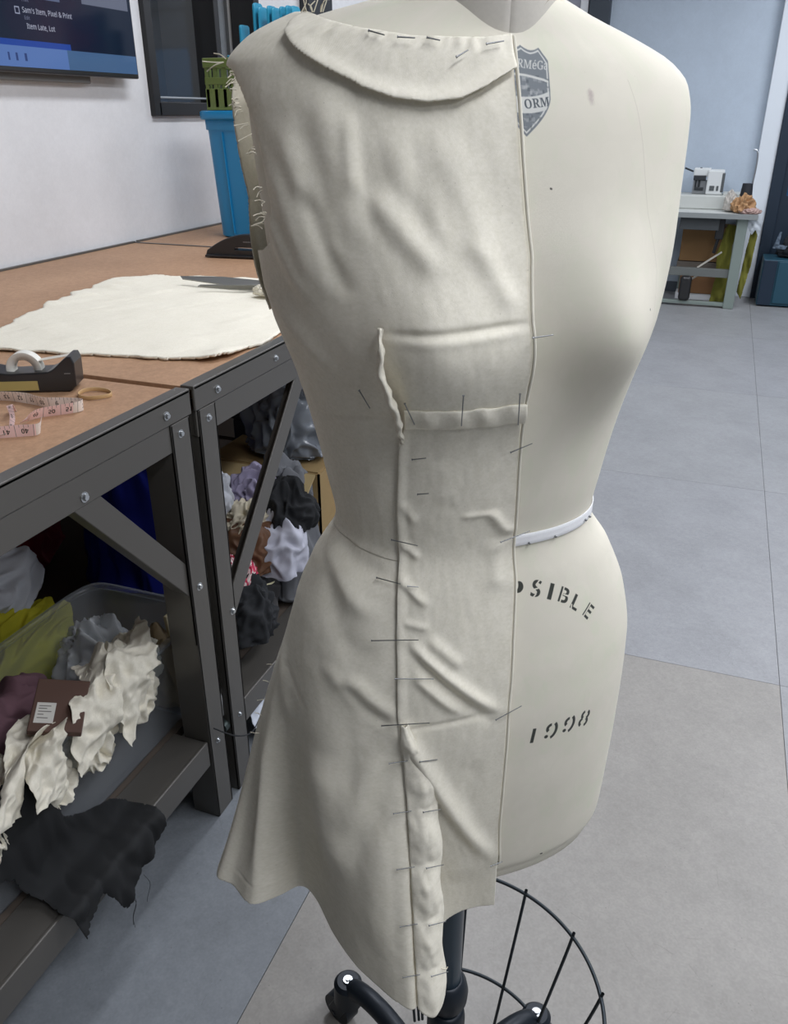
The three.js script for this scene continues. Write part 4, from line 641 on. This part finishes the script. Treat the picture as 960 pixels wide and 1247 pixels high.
// muslin scraps spilling out of the bin
{
  const G = 'muslin scraps in the clear bin';
  const sp = [[.065, .105, .075, 11.1, -.935, .305, -1.0], [.055, .085, .075, 12.4, -.925, .31, -.885], [.055, .085, .07, 13.8, -.93, .30, -.76], [.05, .08, .06, 14.9, -.975, .30, -1.10], [.05, .085, .065, 15.3, -.935, .30, -.65]];
  const words = ['with a deep rolled fold, beside the tan stick', 'next to the brown card packet', 'partly under the draped black cloth', 'against the translucent white bag', 'at the end beside the draped black cloth'];
  sp.forEach(([a, b, c, s, x, y, z], i) => heap('muslin_scrap', 'crumpled cream muslin scrap ' + words[i], crumple(a, b, c, s, .34, 1.5, 30), M.muslin, [x, y, z], i, 'fabric').userData.group = G);
  const strips = [[[[-1.0, .40, -1.0], [-.95, .445, -.955], [-.90, .452, -.91], [-.868, .438, -.87], [-.858, .40, -.85], [-.857, .365, -.84]], .10, 'looped over the front rim of the clear bin'], [[[-.965, .40, -1.09], [-.93, .445, -1.045], [-.89, .458, -1.0], [-.864, .44, -.97], [-.857, .40, -.955], [-.857, .345, -.95]], .11, 'hanging down the front of the clear bin'], [[[-1.0, .39, -.88], [-.96, .425, -.83], [-.92, .435, -.77], [-.89, .44, -.71], [-.864, .42, -.66], [-.86, .385, -.64]], .09, 'twisted along the bin beside the card packet'], [[[-.96, .40, -.80], [-.91, .432, -.775], [-.872, .437, -.75], [-.859, .40, -.735], [-.857, .36, -.725]], .10, 'folded below the brown card packet']];
  strips.forEach(([p, w, l], i) => { const m = mesh('muslin_strip', ribbon(p, p.map((_, k) => [.4 * Math.sin(k * 1.3 + i), .5 * Math.cos(k * 1.7 + i * 2), 1]), w, .0012, 90, .002, 26, i * 3, .015), M.muslin, null); tag(m, 'cream muslin strip ' + l, 'fabric', G); });
  const c = thing('card_packet', 'brown card packet with a white sticker among the muslin scraps', 'packet', [-.915, .445, -.835], .5);
  c.rotation.z = -.35; c.rotation.x = .25;
  mesh('card', bx(-.042, 0, -.055, .042, .012, .055, .002), std({ color: 0x5a4238, roughness: .7 }), c);
  const cv = document.createElement('canvas'); cv.width = 64; cv.height = 96; const x = cv.getContext('2d'); x.fillStyle = '#cfccc4'; x.fillRect(0, 0, 64, 96); x.fillStyle = '#6a665f'; for (const [y, w] of [[14, 40], [26, 28], [40, 44], [54, 20], [70, 36]]) x.fillRect(8, y, w, 4); const tx = new THREE.CanvasTexture(cv); tx.colorSpace = THREE.SRGBColorSpace;
  const lb = new THREE.PlaneGeometry(.03, .042); lb.rotateX(-Math.PI / 2); lb.translate(-.02, .0125, .018); mesh('sticker', lb, std({ map: tx, roughness: .6 }), c);
  tag(mesh('wooden_stick', beam(V(-.945, .335, -1.19), V(-.935, .338, -1.055), .014, .012, .002), std({ color: 0xcdbd97, roughness: .7 }), null), 'pale wooden stick leaning in the clear bin by the table leg', 'stick');
  tag(mesh('cream_lath', beam(V(-.955, .405, -1.195), V(-.948, .325, -1.195), .016, .008, .002), std({ color: 0xd3c7a2, roughness: .7 }), null), 'short upright cream lath at the far end of the clear bin', 'stick');
}
// black cloth draped over the rail of the near table
{
  const prof = [[-.915, .408], [-.893, .39], [-.884, .31], [-.872, .25], [-.85, .216], [-.81, .2115], [-.792, .211], [-.783, .2], [-.779, .17], [-.778, .13], [-.778, .08]];
  const cum = [0]; for (let i = 1; i < prof.length; i++) cum.push(cum[i - 1] + Math.hypot(prof[i][0] - prof[i - 1][0], prof[i][1] - prof[i - 1][1]));
  const at = s => { s = clamp(s, 0, cum[cum.length - 1]); let i = 1; while (i < cum.length - 1 && s > cum[i]) i++; const t = (s - cum[i - 1]) / (cum[i] - cum[i - 1]); return tabS(cum.map((c, k) => [c, ...prof[k]]), s); };
  const poly = [[0, .45], [0, .66], [.02, .715], [.07, .735], [.125, .755], [.16, .80], [.175, .845], [.20, .875], [.26, .887], [.30, .874], [.322, .835], [.33, .79], [.362, .745], [.325, .728], [.288, .715], [.305, .68], [.32, .652], [.27, .648], [.22, .655], [.15, .64], [.11, .60], [.095, .55], [.09, .45]];
  const g = polySheet(poly.map(([s, z]) => [s, z]), .005, (s, z) => { const [x, y] = at(s), w = .010 * noise3(z * 9, s * 5, 1) + .007 * noise3(z * 24, s * 8, 6) + .012 * Math.sin(z * 38 + s * 6) * smooth(.2, .4, s), k = smooth(.0, .12, s); return V(x + .004 + Math.abs(w) * k, y + .004 + Math.abs(w) * .5 * (1 - smooth(.28, .34, s)), -z + .006 * noise3(z * 13, s * 13, 3)); }, .0014);
  tag(mesh('draped_black_cloth', g, blackC, null), 'black cloth hanging over the lower rail of the near table', 'fabric');
  const th = thing('frayed_thread', 'thin dark frayed threads dangling below the draped black cloth', 'thread');
  for (let k = 0; k < 3; k++) { const z = -.76 - rnd() * .06, y = .125 - rnd() * .02; mesh('strand', tube([V(-.770, y + .03, z), V(-.767, y, z - .008), V(-.768, y - .015 - rnd() * .01, z + .004), V(-.766, y - .025 - rnd() * .02, z + rnd() * .01)], .0004, 16, 5), blackC, th); }
}
tag(mesh('floor_scrap', polySheet([[-.95, -.69], [-.92, -.698], [-.935, -.775], [-.955, -.79], [-.975, -.75]], .004, (x, z) => V(x, .006 + .01 * Math.abs(noise3(x * 20, z * 20, 2)), z), .0015), creamC, null), 'pale cream fabric scrap on the floor below the draped black cloth', 'fabric');
{ const g = crumple(.09, .05, .12, 21.4, .4, 2.1, 18); g.translate(-.98, .001, -1.17); tag(mesh('floor_scraps_bundle', g, cloth({ color: 0xa09c94 }), null), 'grey-white fabric bundle on the floor behind the table leg', 'fabric'); }
// under the second table
clearBin('clear_tub', 'scratched clear tub standing high behind the cardboard box', -1.18, -.89, -2.30, -1.88, .60, .845, phys({ color: 0xaab2bb, transmission: .55, thickness: 0, roughness: .3, side: THREE.DoubleSide }));
heap('dark_cloth_in_tub', 'dark folded cloth inside the scratched clear tub', crumple(.11, .20, .19, 31.2, .2, 1.3), cloth({ color: 0x24272b }), [-1.04, .61, -2.09], 0);
{ const b = thing('grey_storage_box', 'plain grey storage box carrying the scratched clear tub', 'box', [-1.035, .201, -2.09]); mesh('body', bx(-.15, 0, -.21, .15, .385, .21, .008), std({ color: 0x5e6062, roughness: .7 }), b); mesh('lid', bx(-.155, .385, -.215, .155, .398, .215, .004), std({ color: 0x55575a, roughness: .7 }), b); }
{ const b = thing('cardboard_box', 'open tan cardboard box under the second table', 'box', [-.985, .203, -1.77]); const m = std({ color: 0x9b8257, roughness: .85, map: cloudTex });
  mesh('walls', merge([bx(-.16, 0, .085, .16, .345, .09), bx(-.16, 0, -.09, .16, .345, -.085), bx(-.16, 0, -.09, -.155, .345, .09), bx(.155, 0, -.09, .16, .345, .09), bx(-.16, 0, -.09, .16, .005, .09)]), m, b);
  mesh('flap', beam(V(0, .343, .09), V(0, .31, .14), .3, .004, 0), std({ color: 0xa8946a, roughness: .85 }), b); mesh('flap', bx(-.155, .345, -.085, .155, .349, .085), m, b); }
heap('clear_plastic_bag', 'crinkled clear plastic bag of grey cloth on the cardboard box', crumple(.13, .15, .075, 71.3, .26, 1.6, 30), phys({ color: 0x8e949b, transmission: .35, thickness: 0, roughness: .18, side: THREE.DoubleSide }), [-.95, .555, -1.765], 0, 'bag');
heap('grey_bag', 'grey cloth bag slumped in front of the cardboard box', crumple(.09, .30, .06, 33.1, .2, 1.2), cloth({ color: 0x6c6e72 }), [-.90, .201, -1.64], .3, 'bag');
heap('dark_wool_cloth', 'black ragged cloth lying on the white bundle under the second table', crumple(.075, .09, .08, 34.7, .26, 1.25), cloth({ color: 0x101215 }), [-.862, .45, -1.57], 0);
heap('white_bundle', 'white and lilac cloth bundle under the black ragged cloth', crumple(.075, .13, .085, 35.9, .18, 1.2), cloth({ color: 0xb9bac6 }), [-.868, .355, -1.53], .7);
heap('lilac_scrap', 'lilac and white crumpled scrap beside the black ragged cloth', crumple(.065, .08, .06, 36.2, .36, 1.4), cloth({ color: 0x9a93ac }), [-.945, .49, -1.56], .2);
heap('cream_scrap', 'cream paper-like scrap above the brown leather piece', crumple(.06, .06, .05, 37.5, .36, 1.4), creamC, [-.93, .465, -1.49], .9);
heap('brown_leather_piece', 'brown leather piece between cream and pink scraps', crumple(.09, .11, .08, 38.4, .2, 1.3), cloth({ color: 0x63432c, roughness: .6 }), [-.93, .37, -1.49], .3);
{
  const pk = dataTex(128, 128, (i, j) => { const f = noise3(i * .06, j * .06, 2) + .6 * noise3(i * .15, j * .15, 9); return f > .1 ? [226, 214, 210] : f > -.35 ? [201, 62, 92] : [150, 28, 52]; });
  heap('pink_floral_cloth', 'pink and white floral cloth beside the table post', crumple(.05, .08, .05, 39.8, .3, 1.5), cloth({ color: 0xffffff, map: rep(pk, 9) }), [-.905, .345, -1.395], .1);
  heap('charcoal_scrap', 'charcoal scrap beneath the white strap', crumple(.065, .12, .07, 41.3, .3, 1.7), cloth({ color: 0x25272a }), [-.872, .26, -1.375], .4);
  const st = (p, w, l, c, nm) => tag(mesh(nm, ribbon(p, p.map((_, k) => [.25, .2 + .2 * Math.sin(k), 1]), w, .0022, 50, .003, 6, 2), c, null), l, 'fabric');
  st([[-.94, .36, -1.37], [-.90, .395, -1.385], [-.866, .38, -1.38], [-.85, .32, -1.37], [-.846, .25, -1.37]], .026, 'white strap looped over scraps behind the lower rail', cloth({ color: 0xd7dade }), 'white_strap');
  st([[-.96, .43, -1.43], [-.92, .445, -1.45], [-.88, .43, -1.47], [-.855, .395, -1.48]], .034, 'cream fabric strip lying beside the white strap', creamC, 'cream_strip');
  st([[-.93, .335, -1.34], [-.895, .36, -1.37], [-.86, .37, -1.42], [-.848, .36, -1.46]], .022, 'pale yellow fabric strip crossing the charcoal scrap', cloth({ color: 0xd9d3ae }), 'pale_strip');
  tag(mesh('white_floor_cloth', polySheet([[-1.30, .165], [-1.42, .175], [-1.55, .16], [-1.57, .06], [-1.50, .02], [-1.44, .05], [-1.38, .0], [-1.31, .03]], .006, (z, y) => V(-.845 + .02 * noise3(z * 9, y * 9, 1) + .01 * noise3(z * 24, y * 24, 2), y, z), .002), cloth({ color: 0xd4d9e2 }), null), 'white cloth hanging to the floor behind the lower rail', 'fabric');
  heap('small_glove_scrap', 'small white scraps heaped by the dark brace of the second table', crumple(.05, .10, .05, 44.9, .35, 1.4), whiteC, [-1.0, .50, -1.47], 0);
  heap('cloth_filler_stack', 'dark grey folded cloth stack under the second table', crumple(.10, .15, .14, 46.2, .2, 1.2), cloth({ color: 0x3c3b3c }), [-.965, .201, -1.47], 0);
}
tag(mesh('electric_cord', tube([V(-.795, .235, -1.09), V(-.77, .20, -1.12), V(-.765, .165, -1.17), V(-.775, .15, -1.22), V(-.78, .17, -1.27)], .0016, 40, 6), M.black, null), 'thin black cord running between the two table legs', 'cord');
// ---------------------------------------------------------------- far end: sewing table and its things
{
  const tz = -6.83, t = thing('sewing_table', 'grey steel-legged sewing table with white top at the far wall', 'table', [-.36, 0, -7.1]);
  const L = g => g.translate(.36, 0, 7.1);
  mesh('tabletop', L(bx(-1.0, .665, -7.40, .275, .69, tz + .02, .004)), std({ color: 0xc9ccc8, roughness: .5 }), t);
  mesh('front_edge', L(bx(-1.0, .655, tz + .02, .275, .692, tz + .03, .002)), std({ color: 0x8d9291, roughness: .5 }), t);
  const gm = std({ color: 0x8a9690, roughness: .45, metalness: .2 });
  for (const [x, z] of [[.14, tz - .02], [.14, -7.36], [-.95, tz - .02], [-.95, -7.36], [-.23, -7.3]]) mesh('leg', L(bx(x, 0, z - .06, x + .075, .66, z, .006)), gm, t);
  mesh('cross_bar', L(bx(-.95, .225, tz - .09, .2, .285, tz - .045, .003)), std({ color: 0x6b6f6c, roughness: .6 }), t);
  mesh('foot_bar', L(bx(-.95, .015, tz - .07, .2, .04, tz - .03, .003)), gm, t);
  mesh('drawer', L(merge([bx(-.26, .565, tz - .2, .02, .65, tz - .03, .004)])), std({ color: 0x474b4d, roughness: .6 }), t);
  const k = thing('knee_lift', 'black motor bracket hanging below the sewing table', 'bracket', [.03, .50, -6.9]);
  mesh('arm', merge([bx(-.03, 0, -.03, .03, .155, .02, .008), beam(V(0, .02, 0), V(-.02, -.1, .02), .018, .018)]), M.black, k);
  const pd = thing('foot_pedal', 'black rounded foot pedal standing under the sewing table', 'pedal', [-.155, .04, -6.86]);
  mesh('body', new RoundedBoxGeometry(.085, .19, .06, 4, .028).translate(0, .095, 0), M.plasticBlack, pd); mesh('tread', bx(-.03, .02, .03, .03, .16, .034, .002), std({ color: 0x2b2b2c, roughness: .9 }), pd);
  // sewing machine
  const s = thing('overlock_machine', 'white overlock sewing machine with metal front on the far table', 'sewing machine', [-.10, .691, -7.2]);
  const wm = std({ color: 0xd9dcdb, roughness: .45 });
  mesh('base', merge([bx(-.45, 0, -.14, .26, .10, .12, .01), bx(.11, .1, -.12, .24, .115, .08, .004)]), std({ color: 0xc4c7c2, roughness: .5 }), s);
  mesh('body', merge([bx(-.02, .10, -.10, .10, .275, .06, .012), bx(-.125, .225, -.10, .0, .285, .03, .01)]), wm, s);
  mesh('looper_plate', bx(-.12, .10, -.08, -.02, .2, .0, .006), M.steel, s);
  mesh('presser', merge([bx(-.105, .125, .0, -.04, .15, .03, .004), bx(-.12, .2, -.02, -.03, .235, .045, .005), cyl(V(-.075, .15, .01), V(-.075, .29, .01), .008), cyl(V(-.1, .15, .01), V(-.1, .28, .01), .006), beam(V(-.13, .26, .0), V(-.19, .285, .04), .012, .012)]), std({ color: 0x4a4d50, roughness: .35, metalness: .7 }), s);
  mesh('dial_strip', merge([bx(.005, .13, .061, .04, .165, .066, .002), bx(.055, .13, .061, .07, .165, .066, .002), bx(.085, .12, .0, .106, .255, .062, .003)]), std({ color: 0x55595b, roughness: .5 }), s);
  // cone of thread on a stand
  const c = thing('thread_stand', 'thread stand with a dark spool and thin rod on the far table', 'thread stand', [.20, .69, -7.0]);
  mesh('rod', tube([V(-.005, 0, -.03), V(-.005, .42, -.03), V(-.03, .425, -.03)], .006, 20, 6), M.steel, c); mesh('spool', cyl(V(-.03, .1, .03), V(-.03, .2, .03), .045, .035, 20), std({ color: 0x23262c, roughness: .7 }), c); mesh('base', cyl(V(-.02, 0, 0), V(-.02, .02, 0), .07, .065, 24), M.white, c);
  const cm = cloth({ color: 0xb08a63 }); heap('tan_scraps', 'tan and brown cloth scraps around the thread stand', crumple(.085, .10, .07, 51.2, .5, 1.5, 20), cm, [.165, .692, -6.9], 0);
  heap('pale_pouch', 'small pale pouch beside the tan cloth scraps', crumple(.05, .11, .05, 52.4, .3, 1.8, 16), cloth({ color: 0xbfbab2 }), [.07, .692, -6.98], 0, 'pouch');
  heap('pink_paper_scrap', 'pinkish flat scrap at the corner of the far table', crumple(.08, .03, .05, 53.7, .4, 2, 16), cloth({ color: 0xb49a92 }), [.215, .692, -6.86], .3);
  // behind the table
  const bxm = std({ color: 0x8a6a45, roughness: .85 });
  const b1 = thing('brown_carton', 'brown carton standing behind the sewing table legs', 'box', [-.05, 0, -7.26]); mesh('body', bx(-.19, .30, -.13, .19, .56, .13, .004), bxm, b1); mesh('lower_body', bx(-.16, .05, -.13, .17, .24, .13, .004), std({ color: 0x84603f, roughness: .85 }), b1); mesh('shelf_plank', bx(-.2, .25, -.14, .2, .295, .14, .003), std({ color: 0x6d655c, roughness: .8 }), b1); mesh('foot', bx(-.18, 0, -.12, .18, .05, .12, .003), M.white, b1);
  tag(mesh('white_lath', beam(V(-.09, .275, -6.98), V(.07, .40, -6.98), .03, .012, .002), std({ color: 0xd6d2c6, roughness: .7 }), null), 'white lath leaning against the brown carton', 'stick'); 
  tag(mesh('short_lath', beam(V(-.155, .155, -6.99), V(-.08, .215, -6.99), .03, .012, .002), std({ color: 0xd0ccc0, roughness: .7 }), null), 'short white lath below the cross bar of the sewing table', 'stick');
  const yg = cloth({ color: 0x73722a });
  const yc = polySheet([[0, 0], [.14, .0], [.17, .2], [.13, .42], [.2, .56], [.06, .58], [.0, .36], [.03, .2]], .01, (u, v) => V(.035 + u * .75, .02 + v, -7.0 + .03 * noise3(u * 12, v * 6, 2)), .004); tag(mesh('olive_cloth', yc, yg, null), 'olive yellow cloth hanging behind the sewing table leg', 'fabric');
  const yd = polySheet([[0, .05], [.06, .0], [.12, .25], [.13, .52], [.05, .54], [.02, .3]], .01, (u, v) => V(.225 + u * .55, .06 + v, -6.97 + .025 * noise3(u * 12, v * 6, 7)), .004); tag(mesh('olive_sleeve', yd, yg, null), 'narrow olive cloth strip hanging beyond the sewing table leg', 'fabric');
  const wt = polySheet([[0, 0], [.04, -.06], [.06, -.02], [.09, -.08], [.1, .04], [.0, .05]], .006, (u, v) => V(.215 + u, .60 + v, -6.9 + .01 * noise3(u * 20, v * 20, 1)), .002); tag(mesh('white_rag', wt, cloth({ color: 0xc9d0d6 }), null), 'small white rag hanging from the corner of the far table', 'fabric');
  // teal cabinet and dark bag by the navy door
  const tc = thing('teal_cabinet', 'low dark teal cabinet in front of the navy door', 'cabinet', [.66, 0, -7.2]); const tm = std({ color: 0x1f4a5c, roughness: .5 });
  mesh('body', bx(-.28, .01, -.16, .4, .35, .15, .006), tm, tc); mesh('door', bx(-.17, .03, .15, .39, .34, .163, .004), tm, tc); mesh('side_panel', bx(-.275, .012, .15, -.18, .345, .158, .003), std({ color: 0x16293c, roughness: .5 }), tc);
  heap('black_bag', 'black slumped bag on the low teal cabinet', crumple(.22, .15, .1, 61.3, .2, 1.3, 20), cloth({ color: 0x10161d }), [.68, .351, -7.22], 0, 'bag');
  const sh = polySheet([[0, 0], [.03, .12], [.045, .12], [.04, .03], [.10, .02], [.09, -.005]], .005, (u, v) => V(.425 + u, .43 + v, -7.08 + .008 * noise3(u * 30, v * 30, 2)), .003); tag(mesh('grey_strap', sh, cloth({ color: 0x5d6b7a }), null), 'grey strap hooked over the black bag', 'strap');
}
renderer.render(scene, camera);
